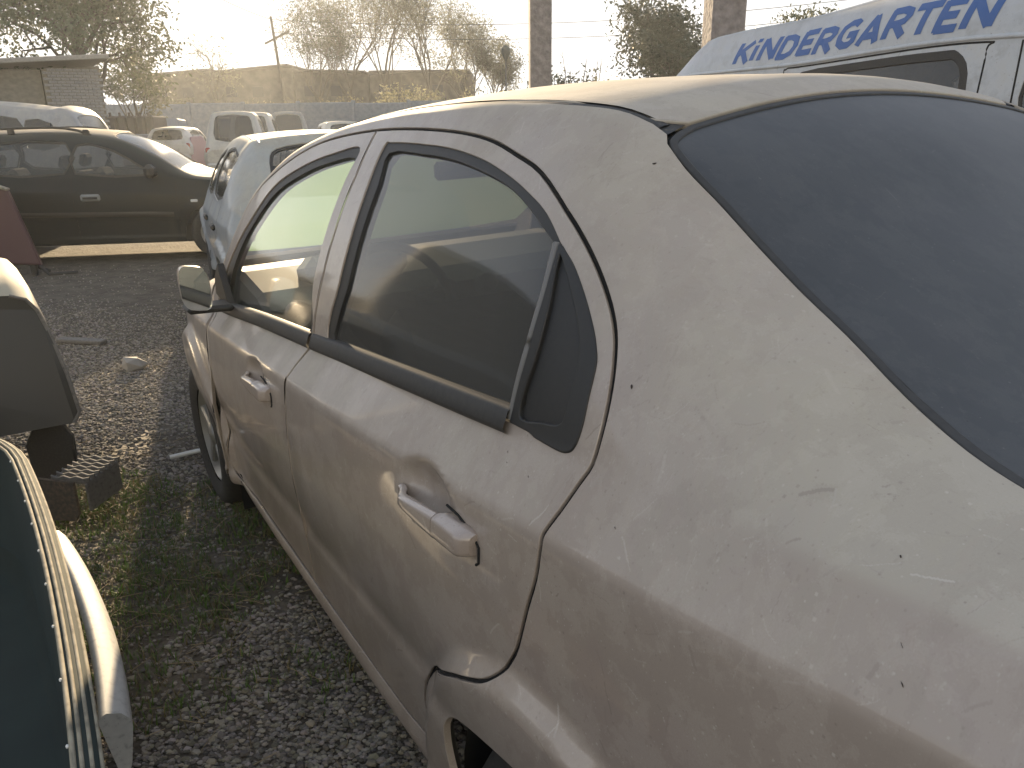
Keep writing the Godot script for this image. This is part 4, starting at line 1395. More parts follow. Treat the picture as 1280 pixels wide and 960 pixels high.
func make_far_cars() -> void:
	far_car("white_saloon", "white car seen from behind in mid-yard, its right flank sunlit", "car", Vector3(-12.1, 0, -31.4), deg_to_rad(8.0), Color(0.55, 0.56, 0.58), 0.02, 0.45)
	far_car("tall_wagon", "tall pale wagon seen from behind, the nearer of the two parked nose to tail", "car", Vector3(-8.05, 0, -25.0), deg_to_rad(14.0), Color(0.36, 0.36, 0.35), 0.40, 0.3)
	far_car("tall_wagon", "pale wagon parked just beyond the nearer tall wagon", "car", Vector3(-8.9, 0, -29.6), deg_to_rad(12.0), Color(0.40, 0.40, 0.39), 0.44, 0.3)
	far_car("grey_hatchback", "tall dark grey car with a bright sunlit roof edge parked close to the concrete fence", "car", Vector3(-9.1, 0, -34.5), deg_to_rad(14.0), Color(0.12, 0.14, 0.16), 0.52, 0.2)
	far_car("white_roofed_car", "car of which only a white roof shows above the silver sedan's front pillar", "car", Vector3(-6.2, 0, -29.2), deg_to_rad(20.0), Color(0.62, 0.62, 0.60), 0.14, 0.2)
	far_car("scrapped_hatchback", "scrapped dark hatchback without paint, nearest of the wrecks behind the dark estate car's bonnet", "car", Vector3(-14.7, 0, -27.2), deg_to_rad(70.0), Color(0.18, 0.17, 0.17), -0.04, 0.0)
	far_car("scrapped_hatchback", "rounded brownish wreck beside the truck with the loaded bed", "car", Vector3(-15.9, 0, -29.8), deg_to_rad(60.0), Color(0.30, 0.26, 0.24), -0.06, 0.0)
	# long light van on the left, behind the estate car
	var van := thing("silver_minivan", "long silver van with dark side windows parked behind the dark estate car", "van", Vector3(-10.9, 0, -13.6), deg_to_rad(98.0))
	var s := Shell.new()
	s.nz = noise
	s.flares = [0.0, 2.95]
	s.rows([[-0.8, 0.6, 0.6, 0.55, 0.7, 0.45, 0.75, 0.77, 0.01], [-0.4, 0.84, 0.75, 0.80, 0.95, 0.7, 1.02, 1.06, 0.01], [0.1, 0.88, 0.85, 0.84, 1.04, 0.74, 1.2, 1.27, 0.01], [0.6, 0.89, 0.88, 0.85, 1.06, 0.68, 1.62, 1.68, 0.03], [1.0, 0.89, 0.9, 0.85, 1.07, 0.66, 1.72, 1.78, 0.03], [3.4, 0.89, 0.92, 0.85, 1.09, 0.66, 1.72, 1.78, 0.03], [3.78, 0.87, 0.92, 0.83, 1.09, 0.65, 1.66, 1.71, 0.02], [3.92, 0.85, 0.92, 0.80, 1.09, 0.65, 1.42, 1.46, 0.02], [4.02, 0.80, 0.9, 0.76, 1.06, 0.66, 1.12, 1.15, 0.01]])
	shell_car(van, s, paint(0.26, 0.27, 0.29), 0.1, 0.2, [[[0.75, 5.15], [1.6, 5.12], [1.6, 6.5], [1.0, 6.5]], [[1.7, 5.12], [3.0, 5.12], [3.0, 6.5], [1.7, 6.5]], [[3.12, 5.15], [3.6, 5.2], [3.5, 6.35], [3.12, 6.45]]], [[0.2, 7.2], [0.6, 7.15], [0.75, 8.0], [0.75, 9.0]], [[3.82, 9.0], [3.82, 7.6], [3.86, 7.3], [3.97, 7.5], [3.98, 9.0]], [0.0, 2.95], 0.32, 0.78, false)
	# greenish glazed vehicle that peeps past the van
	var gv := far_car("grey_hatchback", "grey car with greenish glass whose roof shows left of the kindergarten van", "car", Vector3(3.25, 0, -17.0), deg_to_rad(21.0), Color(0.4, 0.42, 0.43), 0.22, 0.3, "cars behind the silver sedan")
	# small truck with something stacked on its bed
	var tr := thing("flatbed_truck", "blue-grey flatbed truck with a dark slatted load, left of the white car", "truck", Vector3(-14.9, 0, -34.5), deg_to_rad(4.0))
	var b := MB.new()
	b.box(Vector3(0, 0.95, 0.2), Vector3(1.7, 0.5, 4.2), 0.03)
	obj("bed", b, mat(0.16, 0.19, 0.24, 0.7), tr)
	var cb := MB.new()
	cb.prism(PackedVector2Array([Vector2(-2.6, 0.5), Vector2(-2.7, 1.1), Vector2(-2.3, 1.75), Vector2(-1.2, 1.8), Vector2(-1.1, 0.5)]), Transform3D(Basis(Vector3(0, 0, 1), Vector3.UP, Vector3(-1, 0, 0)), Vector3(0.8, 0, 0)), 1.6, 0.06)
	obj("cab", cb, mat(0.2, 0.25, 0.32, 0.5), tr)
	for k in 5:
		var l := MB.new()
		l.box(Vector3(-0.72 + k * 0.36, 1.52, 1.2), Vector3(0.30, 0.72, 1.6), 0.06)
		l.tube([Vector3(-0.72 + k * 0.36, 1.86, 2.0), Vector3(-0.72 + k * 0.36, 2.0, 2.02)], 0.05, 8)
		obj("load_crate", l, mat(0.05, 0.045, 0.05, 0.8), tr)
	for z in [-1.6, 1.5]:
		for e in [-1.0, 1.0]:
			wheel(tr, Vector3(e * 0.72, 0.38, z), 0.38, 0.22, e, 5, false)
	# heap of car parts leaning on the white car
	var heap := thing("scrap_doors", "stack of rusty car doors leaning by the right side of the white car", "scrap metal", Vector3(-11.0, 0, -29.0), deg_to_rad(10.0))
	var rr := RandomNumberGenerator.new()
	rr.seed = 4
	for k in 5:
		var l := MB.new()
		l.prism(PackedVector2Array([Vector2(-0.5, 0.0), Vector2(0.5, 0.02), Vector2(0.5, 0.65), Vector2(0.2, 1.15), Vector2(-0.3, 1.12), Vector2(-0.5, 0.7)]), Transform3D(Basis(Vector3.UP, 0.9 + rr.randf() * 0.3) * Basis(Vector3.RIGHT, -0.18), Vector3(-0.25 + k * 0.13, 0.0, 0.1 * k)), 0.07, 0.015)
		obj("car_door", l, mat(0.3 + 0.12 * rr.randf(), 0.26, 0.2 + 0.1 * rr.randf(), 0.6), heap)

# ---------------------------------------------------------------- left foreground
func make_left_things() -> void:
	var dust := surf(mat(1, 1, 1, 0.85), noise_tex(0.02, [[0.0, lin(0.10, 0.088, 0.065)], [0.45, lin(0.26, 0.23, 0.17)], [1.0, lin(0.40, 0.36, 0.27)]], 512, FastNoiseLite.TYPE_SIMPLEX_SMOOTH, 7), 2.0, false)
	var worn := surf(mat(1, 1, 1, 0.7), noise_tex(0.03, [[0.0, lin(0.05, 0.045, 0.04)], [0.3, lin(0.12, 0.11, 0.10)], [1.0, lin(0.17, 0.16, 0.14)]], 512, FastNoiseLite.TYPE_SIMPLEX_SMOOTH, 8, 6), 3.0, false)
	var black := surf(mat(1, 1, 1, 0.6), noise_tex(0.05, [[0.0, lin(0.012, 0.012, 0.012)], [1.0, lin(0.04, 0.037, 0.033)]]), 4.0, false)
	# old pale truck: mudguard, cab, step
	var t := thing("old_truck", "old pale dusty truck at the left edge with a rounded mudguard and serrated step", "truck", Vector3(-1.9, 0, -2.95))
	# mudguard: a rounded box, its top lit, open below
	var mg := MB.new()
	var rows := []
	for i in 11:
		var x := lerpf(-0.72, 0.07, i / 10.0)
		var row := PackedVector3Array()
		var drop := 0.0 if i < 8 else pow((i - 7) / 3.0, 2.0) * 0.05
		for q in [[-0.12, 0.36], [-0.145, 0.40], [-0.13, 0.55], [-0.105, 0.74], [-0.08, 0.84], [-0.05, 0.885], [0.0, 0.905], [0.15, 0.915], [0.30, 0.90], [0.36, 0.86], [0.38, 0.6], [0.38, 0.36]]:
			row.append(Vector3(x + 0.115 * smoothstep(0.9, 0.36, q[1]) * smoothstep(0, 10, i), q[1] - (drop if q[1] > 0.7 else 0.0), q[0]))
		rows.append(row)
	mg.sheet(rows, false, true, Vector3(-0.3, 0.6, 0.12))
	for e in [0, 10]:
		var face := PackedVector2Array()
		for q in rows[e]:
			face.append(Vector2(q.z, q.y))
		var idx := Geometry2D.triangulate_polygon(face)
		for k in range(0, idx.size(), 3):
			mg.flat(rows[e][idx[k]], rows[e][idx[k + 1]], rows[e][idx[k + 2]], Vector3(1 if e == 10 else -1, 0, 0))
	mg.dusty(0.05)
	obj("mudguard", mg, M.truck_guard, t).rotation.y = deg_to_rad(-55.0)
	var lip := MB.new()
	var lp := []
	for k in rows[10].size() - 5:
		lp.append(rows[10][k] + Vector3(0.003, 0, 0.002))
	lip.tube(lp, 0.007, 6)
	obj("mudguard_lip", lip, worn, t).rotation.y = deg_to_rad(-55.0)
	var cab := MB.new()
	cab.box(Vector3(-1.75, 1.45, 0.1), Vector3(1.1, 1.5, 1.7), 0.12)
	cab.box(Vector3(-1.5, 0.62, 0.0), Vector3(1.2, 0.6, 1.5), 0.08)
	obj("cab", cab, M.truck_pale, t)
	var cp := MB.new()
	cp.box(Vector3(-0.235, 1.02, -0.22), Vector3(0.10, 0.36, 0.05), 0.02, Basis(Vector3.BACK, 0.16))
	obj("cab_pillar", cp, M.truck_pale, t)
	var fl := MB.new()
	fl.prism(PackedVector2Array([Vector2(-0.09, 0.10), Vector2(0.07, 0.12), Vector2(0.075, 0.30), Vector2(0.04, 0.365), Vector2(-0.06, 0.35), Vector2(-0.10, 0.27)]), Transform3D(Basis(Vector3.UP, 0.15), Vector3(0.10, 0.0, 0.06)), 0.03, 0.006)
	obj("mudflap", fl, black, t)
	# step: a box with a serrated tread
	var st := MB.new()
	st.prism(PackedVector2Array([Vector2(0, 0), Vector2(0.31, 0.0), Vector2(0.33, 0.03), Vector2(0.33, 0.16), Vector2(0.0, 0.185)]), Transform3D(Basis(Vector3.UP, -0.12), Vector3(-0.03, 0.055, 0.27)), 0.012, 0.003)
	obj("step_bracket", st, M.rust, t)
	var tread := MB.new()
	var xf := Transform3D(Basis(Vector3.UP, -0.12), Vector3(-0.03, 0.055, 0.27))
	tread.box(xf * Vector3(0.30, 0.155, -0.10), Vector3(0.16, 0.012, 0.20), 0.004, xf.basis)
	tread.box(xf * Vector3(0.375, 0.10, -0.09), Vector3(0.012, 0.11, 0.20), 0.004, xf.basis)
	for k in 7:
		tread.prism(PackedVector2Array([Vector2(0.235, 0.16), Vector2(0.385, 0.16), Vector2(0.385, 0.178), Vector2(0.36, 0.172), Vector2(0.335, 0.18), Vector2(0.31, 0.172), Vector2(0.285, 0.18), Vector2(0.26, 0.172), Vector2(0.235, 0.18)]), xf * Transform3D(Basis(), Vector3(0, 0, -0.195 + k * 0.031)), 0.010, 0.002)
	obj("step_tread", tread, worn, t)
	# low dark green trailer: its top and the dusty ribbed edge that runs towards the viewer
	var tr := thing("green_trailer", "low dark green trailer body at the lower left corner with a dusty ribbed edge", "trailer", Vector3(-0.98, 0, -1.48), deg_to_rad(35.0))
	var edge := func(z: float, y: float, off: float) -> Vector3:      # z rearwards along the edge, which curves left at the far end
		var far := clampf((-0.45 - z) / 0.6, 0.0, 1.0)
		return Vector3(0.005 - 0.05 * z * z - 0.28 * far * far + off, y, z)
	var tm := MB.new()
	var trows := []
	for i in 31:
		var z := lerpf(-1.05, 1.1, i / 30.0)
		var row := PackedVector3Array()
		for q in [[-1.3, 0.26], [-0.9, 0.25], [-0.4, 0.25], [-0.05, 0.27], [-0.026, 0.648], [-0.012, 0.652], [0.006, 0.648], [0.012, 0.635], [0.004, 0.60], [-0.02, 0.55], [-0.05, 0.30], [-0.08, 0.26]]:
			row.append(edge.call(z, q[1], q[0]))
		trows.append(row)
	tm.sheet(trows, false, true, Vector3(-0.6, 0.4, 0))
	for e in [0, 30]:
		for k in 11:
			tm.flat(Vector3(-0.6 if e else -0.85, 0.62, trows[e][0].z), trows[e][k], trows[e][k + 1], Vector3(0, 0, -1 if e == 0 else 1))
	obj("body", tm, M.green, tr)
	for k in 4:
		var ridge := MB.new()
		var path := []
		for i in 30:
			path.append(edge.call(lerpf(-1.04, 1.08, i / 29.0), [0.650, 0.652, 0.648, 0.640][k], [-0.022, -0.012, -0.001, 0.009][k]))
		ridge.tube(path, [0.004, 0.003, 0.0035, 0.004][k], 6)
		obj("edge_seal", ridge, dust, tr)
	for i in 13:
		var ws := MB.new()
		ws.box(edge.call(lerpf(-0.75, 1.0, i / 12.0) + 0.02 * sin(i * 7.0), 0.652, -0.027), Vector3(0.004, 0.005, 0.006), 0.0015)
		obj("clip", ws, M.lamp_white, tr)
	for k in 3:
		var cr := MB.new()
		var path := []
		for i in 16:
			path.append(edge.call(lerpf(-1.0, 1.05, i / 15.0), 0.262, -0.30 - k * 0.2 + 0.01 * sin(i * 0.9 + k)))
		cr.tube(path, 0.006, 6)
		obj("pressed_rib", cr, M.green, tr)
	var lg := MB.new()
	lg.box(Vector3(-0.5, 0.15, -0.7), Vector3(0.16, 0.3, 0.16), 0.02)
	lg.box(Vector3(-0.5, 0.15, 0.8), Vector3(0.16, 0.3, 0.16), 0.02)
	obj("leg", lg, black, tr)
	# white curved mudguard strip below the edge
	var sm := MB.new()
	var srows := []
	var im := MB.new()
	var irows := []
	for i in 25:
		var tt := i / 24.0
		var z := lerpf(-0.66, 0.24, tt)
		var bow := 0.035 * (1.0 - pow(absf(tt * 2.0 - 1.0), 2.0))
		var x := 0.045 + bow + 0.02 * tt
		var drop := 0.10 * pow(clampf((0.10 - tt) / 0.10, 0.0, 1.0), 2.0)
		var row := PackedVector3Array()
		for q in [[-0.055, 0.372], [-0.050, 0.384], [-0.038, 0.388], [-0.012, 0.376], [0.0, 0.358], [0.004, 0.335], [-0.01, 0.25], [-0.03, 0.20]]:
			row.append(Vector3(x + q[0], q[1] - drop - 0.06 * tt, z - (0.02 if i == 0 else 0.0)))
		srows.append(row)
		var r2 := PackedVector3Array()
		for q in [[-0.10, 0.30], [-0.085, 0.33], [-0.076, 0.365]]:
			r2.append(Vector3(x + q[0], q[1] - drop - 0.06 * tt, z))
		irows.append(r2)
	sm.sheet(srows, false, true, Vector3(-0.2, 0.2, 0))
	var tail: PackedVector3Array = srows[24]
	for k in tail.size() - 2:
		sm.flat(tail[0], tail[k + 1], tail[k + 2], Vector3.BACK)
	obj("mudguard", sm, M.scratched, tr)
	im.sheet(irows, false, true, Vector3(-0.4, 0.2, 0))
	obj("mudguard_bracket", im, black, tr)
	# maroon panel on a stand
	var mp := thing("maroon_panel", "dusty maroon steel panel standing at the left edge in front of the dark estate car", "metal panel", Vector3(-5.05, 0, -8.15), deg_to_rad(20.0))
	var mm := MB.new()
	mm.prism(PackedVector2Array([Vector2(-1.2, 0.25), Vector2(0.20, 0.10), Vector2(0.02, 0.86), Vector2(-0.35, 1.02), Vector2(-1.2, 1.1)]), Transform3D(Basis(Vector3.RIGHT, -0.06), Vector3.ZERO), 0.12, 0.015)
	obj("panel", mm, mat(0.075, 0.028, 0.034, 0.55), mp)
	var mt := MB.new()
	mt.box(Vector3(-0.16, 0.95, 0.05), Vector3(0.42, 0.022, 0.13), 0.006, Basis(Vector3.BACK, -0.41))
	obj("dusty_top", mt, dust, mp)
	var ml := MB.new()
	ml.tube([Vector3(0.15, 0.14, 0.06), Vector3(0.26, 0.015, 0.14), Vector3(0.52, 0.012, 0.10)], 0.018, 6)
	ml.tube([Vector3(0.05, 0.14, 0.06), Vector3(0.24, 0.02, -0.05)], 0.02, 6)
	ml.box(Vector3(0.12, 0.06, 0.06), Vector3(0.06, 0.12, 0.06), 0.01)
	obj("foot", ml, black, mp)
	# things lying on the gravel
	var pk := MB.new()
	pk.box(Vector3(0, 0.022, 0), Vector3(0.36, 0.03, 0.075), 0.006, Basis(Vector3.UP, -0.22))
	var plank := obj("dark_plank", pk, worn)
	plank.position = Vector3(-3.02, 0, -5.38)
	tag(plank, "short dark plank lying on the shaded gravel left of the silver sedan's mirror", "plank")
	var sk := MB.new()
	sk.tube([Vector3(-0.09, 0.012, 0.035), Vector3(0.0, 0.022, 0.0), Vector3(0.13, 0.034, -0.04)], 0.011, 8)
	var stick := obj("white_pipe", sk, M.lamp_white)
	stick.position = Vector3(-1.46, 0.012, -3.33)
	tag(stick, "short white plastic pipe on the gravel beside the silver sedan's front wheel", "pipe")
	var rk := MB.new()
	rk.add(stone_shape(3), Transform3D(Basis().scaled(Vector3(0.085, 0.055, 0.07)), Vector3(0, 0.03, 0)))
	var rock := obj("grey_stone", rk, M.stone)
	rock.position = Vector3(-2.38, 0, -4.75)
	tag(rock, "fist-sized grey stone at the upper edge of the sunlit gravel patch", "stone")

func stone_shape(sd: int) -> MB:
	var r := RandomNumberGenerator.new()
	r.seed = sd * 77 + 5
	var ph := (1.0 + sqrt(5.0)) / 2.0
	var p := [Vector3(-1, ph, 0), Vector3(1, ph, 0), Vector3(-1, -ph, 0), Vector3(1, -ph, 0), Vector3(0, -1, ph), Vector3(0, 1, ph), Vector3(0, -1, -ph), Vector3(0, 1, -ph), Vector3(ph, 0, -1), Vector3(ph, 0, 1), Vector3(-ph, 0, -1), Vector3(-ph, 0, 1)]
	for i in 12:
		p[i] = p[i].normalized() * r.randf_range(0.72, 1.18)
	var m := MB.new()
	for f in [[0, 11, 5], [0, 5, 1], [0, 1, 7], [0, 7, 10], [0, 10, 11], [1, 5, 9], [5, 11, 4], [11, 10, 2], [10, 7, 6], [7, 1, 8], [3, 9, 4], [3, 4, 2], [3, 2, 6], [3, 6, 8], [3, 8, 9], [4, 9, 5], [2, 4, 11], [6, 2, 10], [8, 6, 7], [9, 8, 1]]:
		m.flat(p[f[0]], p[f[1]], p[f[2]], p[f[0]] + p[f[1]] + p[f[2]])
	return m

# ---------------------------------------------------------------- ground
func scatter(called: String, mesh: Mesh, m: Material, list: Array, tints: Array) -> void:
	var mm := MultiMesh.new()
	mm.transform_format = MultiMesh.TRANSFORM_3D
	mm.use_colors = true
	mm.mesh = mesh
	mm.instance_count = list.size()
	for i in list.size():
		mm.set_instance_transform(i, list[i])
		mm.set_instance_color(i, tints[i])
	var o := MultiMeshInstance3D.new()
	o.name = called
	o.multimesh = mm
	o.material_override = m
	add_child(o, true)
	stuff(o)

func gravelly(x: float, z: float) -> float:     # how much loose gravel lies there
	var g := smoothstep(-7.2, -5.0, z + 0.6 * noise.get_noise_2d(x * 2.0, z * 2.0))
	return g

func grassy(x: float, z: float) -> float:
	var n := noise.get_noise_2d(x * 3.0 + 40.0, z * 3.0)
	var a := 1.0 - Vector2((x + 1.22) / 0.55, (z + 2.45) / 0.62).length() + 0.9 * n
	var b := 1.0 - Vector2((x + 1.7) / 0.42, (z + 2.75) / 0.5).length() + 0.7 * n
	var c := 0.75 - Vector2((x + 0.95) / 0.55, (z + 1.75) / 0.5).length() + 0.8 * n
	return clampf(maxf(a, maxf(b, c)) * 1.6, 0.0, 1.0)

func make_ground() -> void:
	var g := mat(1, 1, 1, 0.95)
	surf(g, noise_tex(0.012, [[0.0, lin(0.06, 0.049, 0.038)], [0.5, lin(0.092, 0.078, 0.06)], [1.0, lin(0.135, 0.115, 0.092)]], 1024, FastNoiseLite.TYPE_SIMPLEX_SMOOTH, 11, 7), 0.35, true, noise_tex(0.06, [], 1024, FastNoiseLite.TYPE_CELLULAR, 12, 3), 2.0)
	var pm := PlaneMesh.new()
	pm.size = Vector2(260, 150)
	pm.subdivide_width = 20
	pm.subdivide_depth = 20
	var gr := setting("ground", pm, g)
	gr.position = Vector3(0, 0, -40)
	var sm := mat(1, 1, 1, 0.9)
	sm.vertex_color_use_as_albedo = true
	rng.seed = 21
	for kind in 4:
		var mesh := stone_shape(kind).mesh()
		var list := []
		var tints := []
		for i in 56000:
			var z := -0.7 - 8.0 * pow(rng.randf(), 1.5)
			var x := rng.randf_range(-0.62 * -z - 0.6, 1.2 if z > -3.0 else 0.2)
			if x > 0.0 and z < -3.0:
				continue
			var k := gravelly(x, z)
			var gk := grassy(x, z)
			var patchy := smoothstep(-0.25, 0.35, noise.get_noise_2d(x * 4.0 - 9.0, z * 4.0) + 0.9 * smoothstep(-1.1, -0.6, x + 0.28 * (z + 1.5)) + smoothstep(-3.4, -4.2, z))
			if rng.randf() > k * (0.25 + 0.75 * patchy) * (1.0 - 0.8 * gk) + 0.05:
				continue
			var r := rng.randf_range(0.0030, 0.0078) * (1.5 if rng.randf() < 0.06 else 1.0)
			var b := Basis.from_euler(Vector3(rng.randf() * TAU, rng.randf() * TAU, rng.randf() * TAU)).scaled(Vector3(r * 1.25, r * 0.75, r))
			list.append(Transform3D(b, Vector3(x, r * rng.randf_range(0.1, 0.75), z)))
			var t := rng.randf_range(0.08, 0.31)
			tints.append(Color(t, t * rng.randf_range(0.86, 0.95), t * rng.randf_range(0.68, 0.88)))
		scatter("gravel_stone", mesh, sm, list, tints)
	# grass blades and dry straw
	var bl := MB.new()
	for k in 3:
		var a := TAU * k / 3.0 + 0.4
		var d := Vector3(cos(a), 0, sin(a))
		var s := Vector3(-d.z, 0, d.x) * 0.06
		bl.flat(d * 0.1 - s, d * 0.1 + s, d * 0.30 + Vector3(0, 0.6, 0) + s * 0.7, Vector3.UP)
		bl.flat(d * 0.1 - s, d * 0.30 + Vector3(0, 0.6, 0) + s * 0.7, d * 0.30 + Vector3(0, 0.6, 0) - s * 0.7, Vector3.UP)
		bl.flat(d * 0.30 + Vector3(0, 0.6, 0) - s * 0.7, d * 0.30 + Vector3(0, 0.6, 0) + s * 0.7, d * 0.62 + Vector3(0, 0.85, 0), Vector3.UP)
	var gm := mat(1, 1, 1, 0.7)
	gm.vertex_color_use_as_albedo = true
	gm.backlight_enabled = true
	gm.backlight = Color(0.5, 0.5, 0.5)
	var gl := []
	var gt := []
	for i in 60000:
		var z := -rng.randf_range(0.8, 3.9)
		var x := rng.randf_range(-2.5, 0.1)
		if rng.randf() > grassy(x, z) * 0.8:
			continue
		var h := rng.randf_range(0.010, 0.036)
		gl.append(Transform3D(Basis(Vector3.UP, rng.randf() * TAU).scaled(Vector3(h, h * rng.randf_range(0.6, 1.1), h)), Vector3(x, 0.004, z)))
		var dry := rng.randf() < 0.35
		var t := rng.randf_range(0.6, 1.2)
		gt.append(Color(0.16, 0.135, 0.06) * t if dry else Color(0.09, 0.155, 0.03) * t)
	scatter("low_grass", bl.mesh(), gm, gl, gt)
	var sw := MB.new()
	sw.tube([Vector3(-0.5, 0, 0), Vector3(0, 0.05, 0.06), Vector3(0.5, 0.02, 0)], 0.022, 4, false)
	var sl := []
	var stt := []
	for i in 2600:
		var z := -rng.randf_range(0.8, 3.6)
		var x := rng.randf_range(-2.2, 0.2)
		if rng.randf() > 0.25 + grassy(x, z):
			continue
		var l := rng.randf_range(0.03, 0.11)
		sl.append(Transform3D(Basis.from_euler(Vector3(rng.randf_range(-0.2, 0.2), rng.randf() * TAU, rng.randf_range(-0.25, 0.25))) * Basis.from_scale(Vector3(l, 0.05, 0.05)), Vector3(x, rng.randf_range(0.008, 0.022), z)))
		var t := rng.randf_range(0.6, 1.3)
		stt.append(Color(0.24 * t, 0.19 * t, 0.115 * t))
	scatter("dry_straw", sw.mesh(), sm, sl, stt)

# ---------------------------------------------------------------- yard walls, buildings, posts
func make_fence() -> void:
	var f := thing("concrete_fence", "long blue-grey concrete panel fence along the back of the yard", "fence")
	var pm := surf(mat(1, 1, 1, 0.9), noise_tex(0.02, [[0.0, lin(0.12, 0.15, 0.20)], [0.5, lin(0.165, 0.20, 0.255)], [1.0, lin(0.21, 0.24, 0.29)]], 512, FastNoiseLite.TYPE_SIMPLEX_SMOOTH, 31, 6), 0.35)
	var a := Vector3(-42, 0, -47.5)
	var b := Vector3(22, 0, -44.0)
	var n := 21
	var dir := (b - a).normalized()
	var turn := Basis(Vector3.UP, -atan2(dir.z, dir.x))
	rng.seed = 8
	for i in n:
		var c := a.lerp(b, (i + 0.5) / n)
		var hgt := 2.62 + rng.randf_range(-0.05, 0.06)
		var mb := MB.new()
		var w := (b - a).length() / n - 0.16
		mb.box(c + Vector3(0, hgt / 2.0, 0), Vector3(w, hgt, 0.12), 0.03, turn)
		for k in 3:
			mb.box(c + Vector3(0, 0.5 + k * 0.85, 0) + turn * Vector3(0, 0, 0.065), Vector3(w - 0.3, 0.7, 0.03), 0.012, turn)
		obj("panel", mb, pm, f)
		var pb := MB.new()
		pb.box(a.lerp(b, float(i) / n) + Vector3(0, 1.36, 0), Vector3(0.2, 2.72, 0.22), 0.03, turn)
		obj("post", pb, pm, f)

func make_shed() -> void:
	var s := thing("brick_shed", "small pale brick shed with a slanting flat roof at the left edge", "shed", Vector3(-12.75, 0, -23.2), deg_to_rad(33.0))
	# local: +x along the brick end wall (away from the viewer's left), +z towards the viewer
	var plaster := surf(mat(1, 1, 1, 0.9), noise_tex(0.02, [[0.0, lin(0.13, 0.12, 0.10)], [1.0, lin(0.25, 0.23, 0.195)]], 512, FastNoiseLite.TYPE_SIMPLEX_SMOOTH, 41, 6), 0.6)
	var brick := surf(mat(1, 1, 1, 0.9), noise_tex(0.08, [[0.0, lin(0.13, 0.135, 0.145)], [0.5, lin(0.24, 0.24, 0.25)], [1.0, lin(0.34, 0.335, 0.335)]], 512, FastNoiseLite.TYPE_VALUE, 42, 3), 1.5)
	var core := MB.new()
	core.prism(PackedVector2Array([Vector2(0, 0), Vector2(1.45, 0), Vector2(1.45, 3.1), Vector2(0, 2.98)]), Transform3D(Basis(), Vector3(0, 0, -6.0)), 5.97, 0.0)
	core.box(Vector3(-2.0, 1.5, -1.6), Vector3(3.96, 2.95, 2.9), 0.02)
	obj("wall", core, plaster, s)
	var bm := MB.new()
	rng.seed = 3
	for r in 38:
		for c in 7:
			var x := 0.115 + c * 0.212 + (0.0 if r % 2 == 0 else -0.1)
			if x < 0.06 or x > 1.42:
				continue
			bm.box(Vector3(x, 0.05 + r * 0.079, 0.0), Vector3(0.2, 0.067, 0.06 + rng.randf() * 0.02), 0.006)
	stuff(obj("brick", bm, brick, s))
	var rf := MB.new()
	rf.box(Vector3(-1.5, 3.10, -2.4), Vector3(6.4, 0.13, 5.6), 0.02, Basis(Vector3.BACK, 0.075))
	obj("roof", rf, surf(mat(1, 1, 1, 0.9), noise_tex(0.03, [[0.0, lin(0.22, 0.21, 0.20)], [1.0, lin(0.36, 0.34, 0.31)]]), 0.8), s)
	var wf := MB.new()
	wf.box(Vector3(-1.75, 1.95, -0.13), Vector3(1.3, 0.9, 0.06), 0.02)
	var win := obj("window", wf, mat(0.3, 0.29, 0.27), s)
	var wg := MB.new()
	for k in 2:
		wg.box(Vector3(-2.05 + k * 0.6, 1.95, -0.095), Vector3(0.52, 0.74, 0.02), 0.004)
	obj("pane", wg, mat(0.03, 0.035, 0.04, 0.15), win)
	var sl := MB.new()
	sl.box(Vector3(-1.75, 1.42, -0.06), Vector3(1.5, 0.08, 0.2), 0.02)
	obj("sill", sl, plaster, win)

func make_building() -> void:
	var b := thing("ruined_shed_block", "long low roofless building on the rise beyond the concrete fence", "building")
	var m := surf(mat(1, 1, 1, 0.9), noise_tex(0.015, [[0.0, lin(0.07, 0.06, 0.052)], [0.5, lin(0.12, 0.105, 0.09)], [1.0, lin(0.17, 0.15, 0.125)]], 512, FastNoiseLite.TYPE_SIMPLEX_SMOOTH, 51, 6), 0.15)
	var parts := [[-30.0, -24.3, 5.3, 0.4], [-24.2, -17.8, 5.5, 0.5], [-17.7, -11.6, 5.6, -0.2], [-11.5, -3.0, 5.4, 0.0]]
	for q in parts:
		var mb := MB.new()
		var w: float = q[1] - q[0]
		mb.prism(PackedVector2Array([Vector2(0, 0), Vector2(w, 0), Vector2(w, q[2] + q[3]), Vector2(w * 0.5, q[2] + q[3] * 0.7 + 0.12), Vector2(0.4, q[2]), Vector2(0, q[2] - 0.15)]), Transform3D(Basis(), Vector3(q[0], 0, -76.0)), 6.0, 0.05)
		var wall := obj("wall", mb, m, b)
		var rm := MB.new()
		rm.box(Vector3((q[0] + q[1]) / 2, q[2] + q[3] * 0.5 + 0.16, -72.6), Vector3(w * 0.97, 0.16, 7.4), 0.03, Basis(Vector3.BACK, atan(q[3] / w)))
		obj("roof", rm, m, b)
		for k in int(w / 2.2):
			var wm := MB.new()
			wm.box(Vector3(q[0] + 1.2 + k * 2.2, 4.15, -69.99), Vector3(0.9, 0.8, 0.1), 0.02)
			obj("window", wm, mat(0.04, 0.04, 0.045, 0.6), b)

